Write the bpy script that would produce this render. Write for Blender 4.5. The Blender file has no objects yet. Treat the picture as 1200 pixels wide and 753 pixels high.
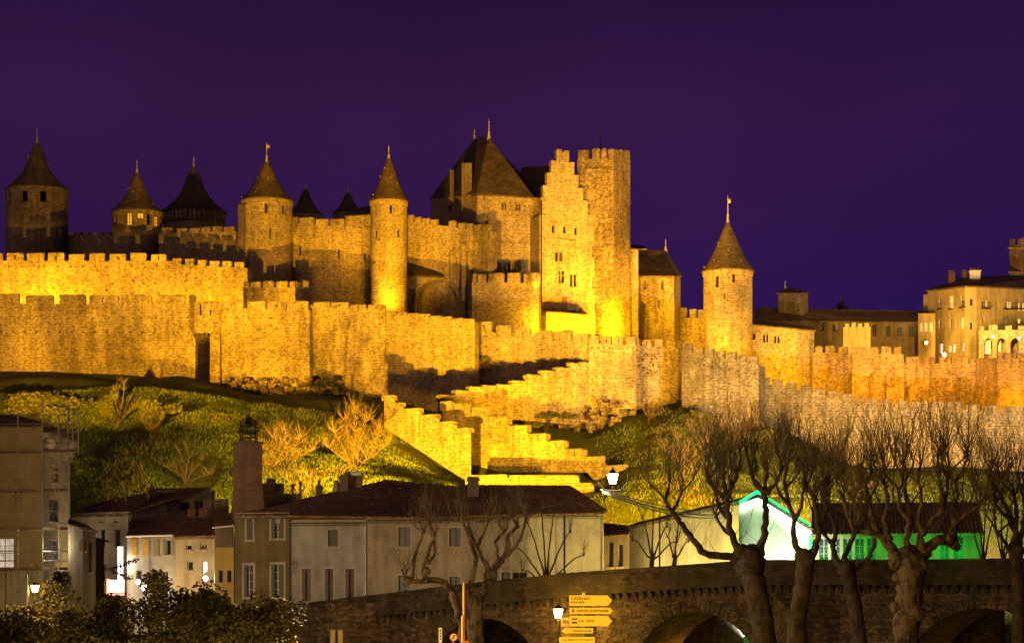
import bpy, bmesh, math, random
from mathutils import Vector, Matrix, noise
S = bpy.context.scene
random.seed(7)
F, HY, CZ = 2800.0, 720.0, 8.0            # focal length in photo pixels, horizon row, eye height
def X(px, Y): return (px-600.0)*Y/F
def Z(py, Y): return CZ+(HY-py)*Y/F
def P(px, py, Y): return Vector((X(px,Y), Y, Z(py,Y)))

# ------------------------------------------------------------------ camera
cam = bpy.data.cameras.new('camera'); co = bpy.data.objects.new('camera', cam); S.collection.objects.link(co)
co.location = (0,0,CZ); co.rotation_euler = (math.pi/2,0,0)
cam.sensor_width = 36; cam.lens = F/1200*36; cam.shift_y = (HY-376.5)/1200; cam.clip_start = 1; cam.clip_end = 6000
S.camera = co
S.view_settings.view_transform = 'Standard'; S.view_settings.look = 'None'
S.view_settings.exposure = 0; S.view_settings.gamma = 1

# ------------------------------------------------------------------ sky (night, sun far below the horizon, town glow)
W = bpy.data.worlds.new('World'); S.world = W; W.use_nodes = True
nt = W.node_tree; N = nt.nodes; L = nt.links; N.clear()
out = N.new('ShaderNodeOutputWorld'); bg = N.new('ShaderNodeBackground'); bg2 = N.new('ShaderNodeBackground'); add = N.new('ShaderNodeAddShader')
sky = N.new('ShaderNodeTexSky'); sky.sky_type = 'NISHITA'; sky.sun_disc = False
sky.sun_elevation = math.radians(-9); sky.sun_rotation = math.radians(60)
L.new(sky.outputs[0], bg.inputs[0]); bg.inputs[1].default_value = 0.05
tc = N.new('ShaderNodeTexCoord'); sep = N.new('ShaderNodeSeparateXYZ'); L.new(tc.outputs['Generated'], sep.inputs[0])
rv = N.new('ShaderNodeValToRGB'); L.new(sep.outputs[2], rv.inputs[0])
e = rv.color_ramp.elements; e[0].position = 0.0; e[0].color = (0.028,0.009,0.080,1); e[1].position = 0.5; e[1].color = (0.010,0.0035,0.026,1)
for p_, c_ in ((0.11,(0.024,0.0070,0.074,1)), (0.16,(0.029,0.0080,0.060,1)), (0.21,(0.031,0.0088,0.052,1)), (0.27,(0.0155,0.0048,0.036,1))):
    q = e.new(p_); q.color = c_
nz = N.new('ShaderNodeTexNoise'); nz.inputs['Scale'].default_value = 5; nz.inputs['Detail'].default_value = 2; L.new(tc.outputs['Generated'], nz.inputs['Vector'])
mx = N.new('ShaderNodeMixRGB'); mx.blend_type = 'MULTIPLY'; mx.inputs[0].default_value = 1
mr = N.new('ShaderNodeMapRange'); mr.inputs[1].default_value = .3; mr.inputs[2].default_value = .7; mr.inputs[3].default_value = .82; mr.inputs[4].default_value = 1.18
L.new(nz.outputs[0], mr.inputs[0]); L.new(rv.outputs[0], mx.inputs[1]); L.new(mr.outputs[0], mx.inputs[2])
mb_ = N.new('ShaderNodeMapRange'); mb_.inputs[1].default_value = -.02; mb_.inputs[2].default_value = .22; mb_.inputs[3].default_value = 0; mb_.inputs[4].default_value = .6; mb_.interpolation_type = 'SMOOTHSTEP'; L.new(sep.outputs[0], mb_.inputs[0])
mz_ = N.new('ShaderNodeMapRange'); mz_.inputs[1].default_value = .10; mz_.inputs[2].default_value = .24; mz_.inputs[3].default_value = 1; mz_.inputs[4].default_value = .25; L.new(sep.outputs[2], mz_.inputs[0])
mm_ = N.new('ShaderNodeMath'); mm_.operation = 'MULTIPLY'; L.new(mb_.outputs[0], mm_.inputs[0]); L.new(mz_.outputs[0], mm_.inputs[1])
mx2 = N.new('ShaderNodeMixRGB'); L.new(mm_.outputs[0], mx2.inputs[0]); L.new(mx.outputs[0], mx2.inputs[1]); mx2.inputs[2].default_value = (.016,.0052,.066,1)
L.new(mx2.outputs[0], bg2.inputs[0]); bg2.inputs[1].default_value = 1.0
L.new(bg.outputs[0], add.inputs[0]); L.new(bg2.outputs[0], add.inputs[1]); L.new(add.outputs[0], out.inputs[0])

# ------------------------------------------------------------------ floodlights and street lighting
SOD = (1.0, 0.452, 0.006); ORG = (1.0, 0.405, 0.010); WARM = (1.0, 0.62, 0.22); WHT = (1.0, 0.93, 0.8)
def spot(px, py, Y, tx, ty, tY, watts, ang=70, col=SOD, blend=.7, size=.3):
    d = bpy.data.lights.new('floodlight_lamp', 'SPOT'); d.energy = watts; d.color = col; d.spot_size = math.radians(ang); d.spot_blend = blend; d.shadow_soft_size = size
    o = bpy.data.objects.new('floodlight_lamp', d); S.collection.objects.link(o)
    a = P(px,py,Y); o.location = a; o.rotation_euler = (P(tx,ty,tY)-a).to_track_quat('-Z','Y').to_euler(); return o
def spotv(a, b, watts, ang, col, size=.2):
    d = bpy.data.lights.new('floodlight_lamp', 'SPOT'); d.energy = watts; d.color = col; d.spot_size = math.radians(ang); d.spot_blend = .6; d.shadow_soft_size = size
    o = bpy.data.objects.new('floodlight_lamp', d); S.collection.objects.link(o); a = Vector(a); o.location = a; o.rotation_euler = (Vector(b)-a).to_track_quat('-Z','Y').to_euler(); return o
def pointl(loc, watts, col=WARM, size=.15, parent=None):
    d = bpy.data.lights.new('lamp_light', 'POINT'); d.energy = watts; d.color = col; d.shadow_soft_size = size
    o = bpy.data.objects.new('lamp_light', d); S.collection.objects.link(o); o.location = loc; return o
K = 1000.
sd = bpy.data.lights.new('town_glow', 'SUN'); sd.energy = .34; sd.color = (1,.56,.16); sd.angle = math.radians(40); so = bpy.data.objects.new('town_glow', sd); S.collection.objects.link(so); so.rotation_euler = (math.radians(62),0,math.radians(-28))
spot(436,640,256, 510,320,400, 1980*K, 50, SOD, .9)            # main projector behind the ridge of the tan house
for tx in (-45,35,115,195,275,345): spot(40,502,262, tx,401,392, 470*K, 13.2, SOD, .35)
spot(740,640,264, 700,330,405, 930*K, 58); spot(845,592,258, 830,410,395, 660*K, 62); spot(980,580,244, 955,490,365, 380*K, 62)
spot(1090,578,244, 1110,470,362, 560*K, 66, (1,.76,.44))
spot(590,505,341, 610,440,372, 15*K, 110); spot(470,530,322, 490,490,340, 7*K, 100); spot(620,575,300, 610,510,338, 9*K, 100); spot(440,565,296, 400,540,318, 24*K, 130, (1,.62,.06)); spot(764,404,404, 731,300,412, 30*K, 110, SOD, 1.0); spot(330,588,286, 170,490,328, 75*K, 80, (1,.60,.06), .9); spot(870,592,262, 805,520,336, 60*K, 100, (1,.50,.02), .9); spot(1000,592,262, 965,540,336, 70*K, 100, (1,.52,.03), .9)  # the spots aimed at the slopes are unseen, added to brighten the hillside
# uplights in the lists, between the outer and the inner wall
for px, Yl, w, ty, col in ((-10,394,18,325,SOD),(25,394,18,325,SOD),(62,394,22,325,SOD),(100,393,13,325,SOD),(140,393,12,330,ORG),(180,392,14,325,SOD),(222,391,16,325,SOD),(262,391,20,320,SOD),
        (325,381,16,330,SOD),(449,398.5,22,330,SOD),(456,398,26,330,SOD),(463,398.5,22,330,SOD),(600,394,4,340,SOD),(645,397,64,340,SOD),(668,397,64,340,SOD),(692,403,34,340,SOD),(733,405,110,330,SOD),
        (770,406,26,360,SOD),(815,408,26,385,SOD),(850,403,34,370,SOD),(868,403,26,380,SOD),(905,408,34,410,SOD),(940,404,26,420,SOD),(985,404,16,440,ORG),(1030,401,24,440,ORG),(1070,401,24,450,ORG),(1120,397,22,450,ORG),(1160,393,18,450,ORG),(1205,394,14,450,ORG)):
    base = (366 if px < 560 else (394 if px < 800 else (424 if px<900 else (452 if px<1000 else 470))))
    spot(px, base, Yl, px, ty, Yl+8, w*K*(.62 if px < 300 else .40), 80 if px in (449,456,463) else 150, col, 1.0)
# street lamps on the near bank, below and beside the picture
pointl((-1,50,5.5), 22*K, (1,.52,.02)); pointl(P(430,830,100), 9*K, (1,.52,.06)); pointl(P(800,840,98), 4.5*K, (1,.52,.06)); pointl(P(130,860,110), 3*K, (1,.56,.12))
pointl(P(-260,640,150), 74*K, (1,.70,.36), 1.5); pointl(P(330,800,120), 16*K, (1,.66,.30), 1.5)
pointl(P(795,775,194.5), 260, (1,.52,.08)); pointl(P(570,775,206), 160, (1,.52,.08)); pointl(P(1140,790,178), 120, (1,.52,.08))  # unseen lamps added under the bridge arches to lift their black insides
# ------------------------------------------------------------------ materials (world-space, procedural)
MATS = {}
def newmat(name):
    m = bpy.data.materials.new(name); m.use_nodes = True; nt = m.node_tree; b = nt.nodes['Principled BSDF']; b.inputs['Specular IOR Level'].default_value = .25
    MATS[name] = m; return m, nt.nodes, nt.links, b
def mapping(N, L, sc):
    g = N.new('ShaderNodeNewGeometry'); mp = N.new('ShaderNodeMapping'); mp.inputs['Scale'].default_value = sc; L.new(g.outputs['Position'], mp.inputs[0]); return mp
def ramp(N, L, src, stops):
    r = N.new('ShaderNodeValToRGB'); L.new(src, r.inputs[0]); e = r.color_ramp.elements
    e[0].position, e[0].color = stops[0][0], (*stops[0][1],1); e[1].position, e[1].color = stops[-1][0], (*stops[-1][1],1)
    for p, c in stops[1:-1]: q = e.new(p); q.color = (*c,1)
    return r
def mixc(N, L, a, b, fac, mode='MULTIPLY'):
    m = N.new('ShaderNodeMixRGB'); m.blend_type = mode
    if isinstance(fac,(int,float)): m.inputs[0].default_value = fac
    else: L.new(fac, m.inputs[0])
    L.new(a, m.inputs[1]); L.new(b, m.inputs[2]); return m
def noise_(N, L, vec, sc, det=4, rough=.6):
    n = N.new('ShaderNodeTexNoise'); n.inputs['Scale'].default_value = sc; n.inputs['Detail'].default_value = det; n.inputs['Roughness'].default_value = rough
    if vec is not None: L.new(vec, n.inputs['Vector'])
    return n
def g3(v): return (v,v,v)
def stone(name, c, sc=1.6, zf=1.7, contrast=.5, stain=.5, bump=.5, moss=None, bdist=.12):
    m, N, L, b = newmat(name)
    mp = mapping(N, L, (sc,sc,sc*zf))
    wn = noise_(N, L, mp.outputs[0], .7, 2)
    wa = N.new('ShaderNodeVectorMath'); wa.operation = 'MULTIPLY_ADD'; wa.inputs[1].default_value = (.16,.16,.10); L.new(wn.outputs['Color'], wa.inputs[0]); L.new(mp.outputs[0], wa.inputs[2])
    v = N.new('ShaderNodeTexVoronoi'); v.inputs['Scale'].default_value = 1; L.new(wa.outputs[0], v.inputs['Vector'])
    ve = N.new('ShaderNodeTexVoronoi'); ve.feature = 'DISTANCE_TO_EDGE'; L.new(wa.outputs[0], ve.inputs['Vector']); ve.inputs['Scale'].default_value = 1
    sepc = N.new('ShaderNodeSeparateColor'); L.new(v.outputs['Color'], sepc.inputs[0])
    lo, hi = 1-contrast, 1+contrast*.7
    r1 = ramp(N, L, sepc.outputs[0], [(0,tuple(x*.45 for x in c)),(.04,tuple(x*lo for x in c)),(.55,c),(1,tuple(min(.8,x*hi) for x in c))])
    j = ramp(N, L, ve.outputs['Distance'], [(0,g3(.6)),(.09,g3(1))])
    m1 = mixc(N, L, r1.outputs[0], j.outputs[0], .8)
    g = N.new('ShaderNodeNewGeometry'); big = noise_(N, L, g.outputs['Position'], .085, 5, .65)
    st = ramp(N, L, big.outputs[0], [(.32,g3(1-stain)),(.5,g3(.95)),(.68,g3(1.12))])
    m2 = mixc(N, L, m1.outputs[0], st.outputs[0], 1)
    sp = mapping(N, L, (1.3,1.3,.12)); sn = noise_(N, L, sp.outputs[0], 1, 3); sr = ramp(N, L, sn.outputs[0], [(.35,g3(1-stain*.55)),(.58,g3(1.04))])
    m3 = mixc(N, L, m2.outputs[0], sr.outputs[0], 1)
    fn = noise_(N, L, g.outputs['Position'], 4.2, 3, .7); fr = ramp(N, L, fn.outputs[0], [(.3,g3(.85)),(.7,g3(1.12))])
    m4 = mixc(N, L, m3.outputs[0], fr.outputs[0], 1)
    pn = noise_(N, L, g.outputs['Position'], .38, 4, .7); pr = ramp(N, L, pn.outputs[0], [(.32,g3(.78)),(.5,g3(1)),(.66,g3(1.1))]); m4 = mixc(N, L, m4.outputs[0], pr.outputs[0], 1)
    wv = N.new('ShaderNodeTexWave'); wv.wave_type = 'BANDS'; wv.bands_direction = 'Z'; wv.inputs['Scale'].default_value = .72; wv.inputs['Distortion'].default_value = 1.2; wv.inputs['Detail'].default_value = 2; wv.inputs['Detail Scale'].default_value = 1.5; L.new(g.outputs['Position'], wv.inputs['Vector']); wr = ramp(N, L, wv.outputs['Fac'], [(.05,g3(.83)),(.4,g3(1.05))]); m4 = mixc(N, L, m4.outputs[0], wr.outputs[0], 1); last = m4
    if moss:
        mn = noise_(N, L, g.outputs['Position'], .22, 6, .7); mrp = ramp(N, L, mn.outputs[0], [(.5,g3(0)),(.62,g3(.55))])
        col = N.new('ShaderNodeRGB'); col.outputs[0].default_value = (*moss,1); last = mixc(N, L, m4.outputs[0], col.outputs[0], mrp.outputs[0], 'MIX')
    L.new(last.outputs[0], b.inputs['Base Color']); b.inputs['Roughness'].default_value = .95
    h = N.new('ShaderNodeMath'); h.operation = 'ADD'; L.new(j.outputs[0], h.inputs[0]); L.new(sepc.outputs[1], h.inputs[1])
    h2 = N.new('ShaderNodeMath'); h2.operation = 'ADD'; L.new(h.outputs[0], h2.inputs[0]); L.new(fn.outputs[0], h2.inputs[1])
    bp = N.new('ShaderNodeBump'); bp.inputs['Strength'].default_value = bump; bp.inputs['Distance'].default_value = bdist*.7; L.new(h2.outputs[0], bp.inputs['Height']); L.new(bp.outputs[0], b.inputs['Normal'])
    return m
def plaster(name, c, stain=.35, sc=.5, bump=.25, rough=.9):
    m, N, L, b = newmat(name); g = N.new('ShaderNodeNewGeometry')
    n1 = noise_(N, L, g.outputs['Position'], sc, 6, .65); r = ramp(N, L, n1.outputs[0], [(.3,tuple(x*(1-stain) for x in c)),(.52,c),(.72,tuple(min(.9,x*(1+stain*.4)) for x in c))])
    sp = mapping(N, L, (1.6,1.6,.14)); n2 = noise_(N, L, sp.outputs[0], 1, 4); r2 = ramp(N, L, n2.outputs[0], [(.32,g3(1-stain)),(.6,g3(1.02))])
    n3 = noise_(N, L, g.outputs['Position'], 9, 2); r3 = ramp(N, L, n3.outputs[0], [(.3,g3(.88)),(.7,g3(1.08))])
    m1 = mixc(N, L, r.outputs[0], r2.outputs[0], .8); m2 = mixc(N, L, m1.outputs[0], r3.outputs[0], 1)
    L.new(m2.outputs[0], b.inputs['Base Color']); b.inputs['Roughness'].default_value = rough
    bp = N.new('ShaderNodeBump'); bp.inputs['Strength'].default_value = bump; bp.inputs['Distance'].default_value = .04; L.new(n3.outputs[0], bp.inputs['Height']); L.new(bp.outputs[0], b.inputs['Normal'])
    return m
def roofmat(name, c, sc, var=.6, bump=.5):
    m, N, L, b = newmat(name); mp = mapping(N, L, (sc,sc,sc*1.4))
    v = N.new('ShaderNodeTexVoronoi'); L.new(mp.outputs[0], v.inputs['Vector']); v.inputs['Scale'].default_value = 1
    s = N.new('ShaderNodeSeparateColor'); L.new(v.outputs['Color'], s.inputs[0])
    r = ramp(N, L, s.outputs[0], [(0,tuple(x*(1-var) for x in c)),(.6,c),(1,tuple(x*(1+var) for x in c))])
    g = N.new('ShaderNodeNewGeometry'); n = noise_(N, L, g.outputs['Position'], .3, 5); r2 = ramp(N, L, n.outputs[0], [(.3,g3(.6)),(.65,g3(1.15))])
    wv = N.new('ShaderNodeTexWave'); wv.wave_type = 'BANDS'; wv.bands_direction = 'Z'; wv.inputs['Scale'].default_value = sc*.55; wv.inputs['Distortion'].default_value = .4; L.new(g.outputs['Position'], wv.inputs['Vector'])
    r3 = ramp(N, L, wv.outputs['Fac'], [(0,g3(.7)),(.35,g3(1))])
    m1 = mixc(N, L, r.outputs[0], r2.outputs[0], 1); m2 = mixc(N, L, m1.outputs[0], r3.outputs[0], .8)
    L.new(m2.outputs[0], b.inputs['Base Color']); b.inputs['Roughness'].default_value = .75
    h = N.new('ShaderNodeMath'); h.operation = 'ADD'; L.new(s.outputs[1], h.inputs[0]); L.new(wv.outputs['Fac'], h.inputs[1])
    bp = N.new('ShaderNodeBump'); bp.inputs['Strength'].default_value = bump; bp.inputs['Distance'].default_value = .06; L.new(h.outputs[0], bp.inputs['Height']); L.new(bp.outputs[0], b.inputs['Normal'])
    return m
def flat(name, c, rough=.7, metal=0, var=.15, sc=3):
    m, N, L, b = newmat(name); g = N.new('ShaderNodeNewGeometry'); n = noise_(N, L, g.outputs['Position'], sc, 4)
    r = ramp(N, L, n.outputs[0], [(.3,tuple(x*(1-var) for x in c)),(.7,tuple(min(.95,x*(1+var)) for x in c))]); L.new(r.outputs[0], b.inputs['Base Color'])
    b.inputs['Roughness'].default_value = rough; b.inputs['Metallic'].default_value = metal; return m
def emit(name, c, s):
    m, N, L, b = newmat(name); b.inputs['Base Color'].default_value = (*[min(1,x)*.6 for x in c],1); b.inputs['Emission Color'].default_value = (*c,1); b.inputs['Emission Strength'].default_value = s
    g = N.new('ShaderNodeNewGeometry'); n = noise_(N, L, g.outputs['Position'], 1.6, 2); r = N.new('ShaderNodeMapRange'); r.inputs[1].default_value = .3; r.inputs[2].default_value = .7; r.inputs[3].default_value = s*.7; r.inputs[4].default_value = s*1.2
    L.new(n.outputs[0], r.inputs[0]); L.new(r.outputs[0], b.inputs['Emission Strength']); return m
ST = stone('castle_stone', (.36,.29,.205), 3.3, 1.45, .42, 0.49, .6)
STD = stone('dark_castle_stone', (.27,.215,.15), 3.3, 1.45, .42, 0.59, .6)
STR = stone('reddish_castle_stone', (.35,.255,.165), 3.3, 1.45, .42, 0.52, .6)
STI = stone('stained_castle_stone', (.29,.25,.18), 3.3, 1.45, .42, 0.68, .6, moss=(.10,.085,.04))
STP = stone('pale_castle_stone', (.37,.32,.25), 3.3, 1.45, .42, 0.68, .6)
ASH = stone('smooth_castle_ashlar', (.37,.295,.205), 3.3, 1.45, .42, 0.39, .6)
STT = stone('rough_tower_stone', (.285,.215,.135), 3.0, 1.3, .55, .55, .8)
RUB = stone('rubble_rock', (.24,.185,.115), 2.2, 1.2, .6, .5, .9, moss=(.06,.08,.02), bdist=.3)
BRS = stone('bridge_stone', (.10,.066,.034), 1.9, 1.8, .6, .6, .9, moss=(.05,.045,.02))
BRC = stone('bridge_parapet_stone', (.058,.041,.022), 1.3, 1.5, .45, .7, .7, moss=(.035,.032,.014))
SLATE = roofmat('castle_slate', (.105,.075,.05), 2.6, .45)
SLATED = roofmat('dark_slate', (.06,.047,.04), 2.6, .4)
TILE = roofmat('clay_roof_tile', (.24,.145,.070), 3.0, .55)
TILED = roofmat('old_dark_roof_tile', (.17,.112,.060), 3.0, .5)
WOOD = flat('dark_wood', (.07,.045,.03), .8); WOODL = flat('brown_wood', (.16,.09,.05), .8)
LEAD = flat('finial_lead', (.42,.36,.27), .5, .2); IRON = flat('black_iron', (.02,.019,.018), .5, .6); GALV = flat('galvanised_steel', (.32,.31,.29), .45, .7)
GLASS = flat('dark_window_glass', (.012,.012,.014), .35); VOID = flat('unlit_interior', (.015,.012,.01), .95)
WFR = flat('painted_window_frame', (.42,.40,.36), .6); WFD = flat('grey_shutter_paint', (.11,.11,.11), .6); SHY = flat('yellow_shutter_paint', (.55,.36,.10), .6); SHG = flat('greenish_shutter_paint', (.26,.25,.18), .6)
SUR = plaster('pale_window_surround', (.50,.43,.34), .2)
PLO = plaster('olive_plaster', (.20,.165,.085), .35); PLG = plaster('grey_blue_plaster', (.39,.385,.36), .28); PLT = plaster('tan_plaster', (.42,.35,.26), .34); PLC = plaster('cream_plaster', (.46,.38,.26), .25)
PLY = plaster('yellow_plaster', (.50,.36,.12), .2); PLW = plaster('whitewashed_plaster', (.52,.46,.36), .3); PLD = plaster('dingy_brown_plaster', (.20,.15,.10), .4); PLN = plaster('terracotta_plaster', (.27,.165,.105), .3); PLS = plaster('weathered_olive_cream_plaster', (.36,.31,.18), .35); PLR = plaster('hotel_plaster', (.40,.31,.17), .35)
HALLW = plaster('hall_white_plaster', (.62,.58,.46), .25)
LIT = emit('lit_window', (1,.58,.16), 1.5); LITY = emit('glowing_tower_room', (1,.50,.03), .75); LITW = emit('lit_white_window', (1,.88,.70), 1.5); LITG = emit('lit_greenish_window', (.85,1,.55), 1.0)
LAMP = emit('lamp_glass_sodium', (1,.62,.18), 26); LAMPW = emit('lamp_glass_white', (1,.9,.7), 26)
NEONG = emit('green_neon_tube', (.02,1,.20), 3); NEONW = emit('white_light_tube', (.92,1,.95), 14); SIGNW = emit('lit_white_sign', (1,.96,.9), 1.5); SIGNR = emit('lit_pink_sign', (1,.22,.12), 4)
GPAN = emit('green_lit_panel', (.03,.62,.16), .55)
SGN = flat('yellow_white_sign_face', (.82,.66,.24), .5, 0, .05); INK = flat('black_sign_ink', (.02,.02,.02), .6); REDI = flat('red_sign_paint', (.45,.02,.02), .5); WHI = flat('white_paint', (.75,.74,.7), .5)
BRK = flat('red_brick', (.17,.08,.05), .9, 0, .4, 6)
NETM, _N, _L, _b = newmat('scaffold_netting'); _b.inputs['Base Color'].default_value = (.28,.20,.085,1); _b.inputs['Roughness'].default_value = .9
_mp = mapping(_N, _L, (1,1,1)); _n = noise_(_N, _L, _mp.outputs[0], .9, 4); _r = ramp(_N, _L, _n.outputs[0], [(.3,g3(.55)),(.7,g3(.8))]); _L.new(_r.outputs[0], _b.inputs['Alpha'])
def barkmat(name, c, c2):
    m, N, L, b = newmat(name); mp = mapping(N, L, (2.2,2.2,.9)); n = noise_(N, L, mp.outputs[0], 1.3, 5, .6)
    r = ramp(N, L, n.outputs[0], [(.40,c),(.49,tuple((a+d)/2 for a,d in zip(c,c2))),(.54,c2),(.75,tuple(x*.7 for x in c2))]); L.new(r.outputs[0], b.inputs['Base Color']); b.inputs['Roughness'].default_value = .9
    bp = N.new('ShaderNodeBump'); bp.inputs['Strength'].default_value = .6; bp.inputs['Distance'].default_value = .06; L.new(n.outputs[0], bp.inputs['Height']); L.new(bp.outputs[0], b.inputs['Normal']); return m
BARK = barkmat('plane_tree_bark', (.028,.020,.011), (.135,.10,.055)); BARKD = barkmat('dark_bark', (.03,.022,.015), (.075,.055,.035)); TWIG = flat('twig_bark', (.075,.053,.026), .9); TWIGL = flat('pale_twig_bark', (.24,.18,.10), .9)
def leafmat(name, a, b_):
    m, N, L, b = newmat(name); g = N.new('ShaderNodeNewGeometry'); n = noise_(N, L, g.outputs['Position'], 1.1, 4)
    w = N.new('ShaderNodeTexWhiteNoise'); L.new(g.outputs['Random Per Island'], w.inputs['Vector']); ad = N.new('ShaderNodeMath'); ad.operation = 'MULTIPLY_ADD'; L.new(w.outputs[0], ad.inputs[0]); ad.inputs[1].default_value = .4; L.new(n.outputs[0], ad.inputs[2])
    r = ramp(N, L, ad.outputs[0], [(.4,a),(.95,b_)]); L.new(r.outputs[0], b.inputs['Base Color']); b.inputs['Roughness'].default_value = .7; return m
LEAFD = leafmat('dark_evergreen_leaf', (.018,.020,.010), (.06,.055,.02)); LEAFY = leafmat('ivy_leaf', (.05,.06,.012), (.13,.13,.03)); GRASS = leafmat('grass_blade', (.06,.10,.010), (.17,.21,.03)); STRAW = leafmat('dry_grass', (.12,.09,.025), (.22,.155,.05))
gm, N_, L_, b_ = newmat('hill_ground'); g_ = N_.new('ShaderNodeNewGeometry')
n1 = noise_(N_, L_, g_.outputs['Position'], .10, 6, .65); n2 = noise_(N_, L_, g_.outputs['Position'], 2.4, 5, .7)
r1 = ramp(N_, L_, n1.outputs[0], [(.30,(.045,.08,.008)),(.45,(.085,.11,.014)),(.56,(.10,.12,.016)),(.64,(.15,.115,.04)),(.74,(.06,.085,.012))]); r2 = ramp(N_, L_, n2.outputs[0], [(.3,g3(.45)),(.7,g3(1.3))])
mm = mixc(N_, L_, r1.outputs[0], r2.outputs[0], 1); L_.new(mm.outputs[0], b_.inputs['Base Color']); b_.inputs['Roughness'].default_value = 1
bp_ = N_.new('ShaderNodeBump'); bp_.inputs['Strength'].default_value = .9; bp_.inputs['Distance'].default_value = .4; L_.new(n2.outputs[0], bp_.inputs['Height']); L_.new(bp_.outputs[0], b_.inputs['Normal'])
GROUND = gm

# ------------------------------------------------------------------ mesh helpers
COL = S.collection
class MB:
    def __init__(s): s.v = []; s.f = []
    def vert(s, p): s.v.append(tuple(p)); return len(s.v)-1
    def face(s, pts): i = len(s.v); s.v += [tuple(p) for p in pts]; s.f.append(tuple(range(i,i+len(pts))))
    def hexa(s, p):       # 8 points: bottom four, top four
        i = len(s.v); s.v += [tuple(q) for q in p]
        s.f += [tuple(i+k for k in f) for f in ((3,2,1,0),(4,5,6,7),(0,1,5,4),(1,2,6,5),(2,3,7,6),(3,0,4,7))]
    def box(s, x0,y0,z0,x1,y1,z1): s.hexa([(x0,y0,z0),(x1,y0,z0),(x1,y1,z0),(x0,y1,z0),(x0,y0,z1),(x1,y0,z1),(x1,y1,z1),(x0,y1,z1)])
    def obox(s, o, ax, u0,u1,d0,d1,z0,z1):     # box in the frame of a wall: o origin, ax=(along, inward)
        a, n = ax; q = lambda u,d,z: (o[0]+a[0]*u+n[0]*d, o[1]+a[1]*u+n[1]*d, z)
        s.hexa([q(u0,d0,z0),q(u1,d0,z0),q(u1,d1,z0),q(u0,d1,z0),q(u0,d0,z1),q(u1,d0,z1),q(u1,d1,z1),q(u0,d1,z1)])
    def lathe(s, c, prof, n=24, a0=0, a1=2*math.pi):
        i = len(s.v); full = abs(a1-a0-2*math.pi) < 1e-6; m = n if full else n+1
        for r, z in prof:
            for k in range(m): a = a0+(a1-a0)*k/n; s.v.append((c[0]+r*math.sin(a), c[1]-r*math.cos(a), z))
        for j in range(len(prof)-1):
            for k in range(n):
                k2 = (k+1)%m; s.f.append((i+j*m+k, i+j*m+k2, i+(j+1)*m+k2, i+(j+1)*m+k))
    def tube(s, pts, rad, n=6, cap=True):
        if len(pts) < 2: return
        i = len(s.v); up = None
        for k, p in enumerate(pts):
            p = Vector(p); d = (Vector(pts[min(k+1,len(pts)-1)])-Vector(pts[max(k-1,0)]))
            if d.length < 1e-9: d = Vector((0,0,1))
            d.normalize()
            if up is None: up = d.orthogonal().normalized()
            up = (up-d*up.dot(d)); up = up.normalized() if up.length > 1e-6 else d.orthogonal().normalized()
            w = d.cross(up); r = rad[k] if isinstance(rad,(list,tuple)) else rad
            for q in range(n): a = 2*math.pi*q/n; s.v.append(tuple(p+up*(r*math.cos(a))+w*(r*math.sin(a))))
        for k in range(len(pts)-1):
            for q in range(n): q2 = (q+1)%n; s.f.append((i+k*n+q, i+k*n+q2, i+(k+1)*n+q2, i+(k+1)*n+q))
        if cap: s.f.append(tuple(i+q for q in reversed(range(n)))); e = i+(len(pts)-1)*n; s.f.append(tuple(e+q for q in range(n)))
    def mesh(s, name, mat, smooth=False):
        me = bpy.data.meshes.new(name); me.from_pydata(s.v, [], s.f); me.materials.append(mat)
        if smooth: me.polygons.foreach_set('use_smooth', [True]*len(me.polygons))
        me.update(); return me
    def build(s, name, mat, parent=None, smooth=False, kind=None):
        o = bpy.data.objects.new(name, s.mesh(name, mat, smooth)); return link(o, parent, kind)
def link(o, parent=None, kind=None):
    COL.objects.link(o)
    if parent is not None:
        o.parent = parent; o.matrix_parent_inverse = Matrix.Translation(-world_loc(parent))
    if kind: o['kind'] = kind
    return o
def world_loc(o): return o.location.copy()      # things are only moved, parts are built in place
def tag(o, label, cat, group=None, kind=None):
    if label: o['label'] = label
    if cat: o['category'] = cat
    if group: o['group'] = group
    if kind: o['kind'] = kind
    return o
def thing(name, label, cat, loc=(0,0,0), group=None):
    o = bpy.data.objects.new(name, None); o.empty_display_size = .5; COL.objects.link(o); o.location = loc; return tag(o, label, cat, group)

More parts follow.
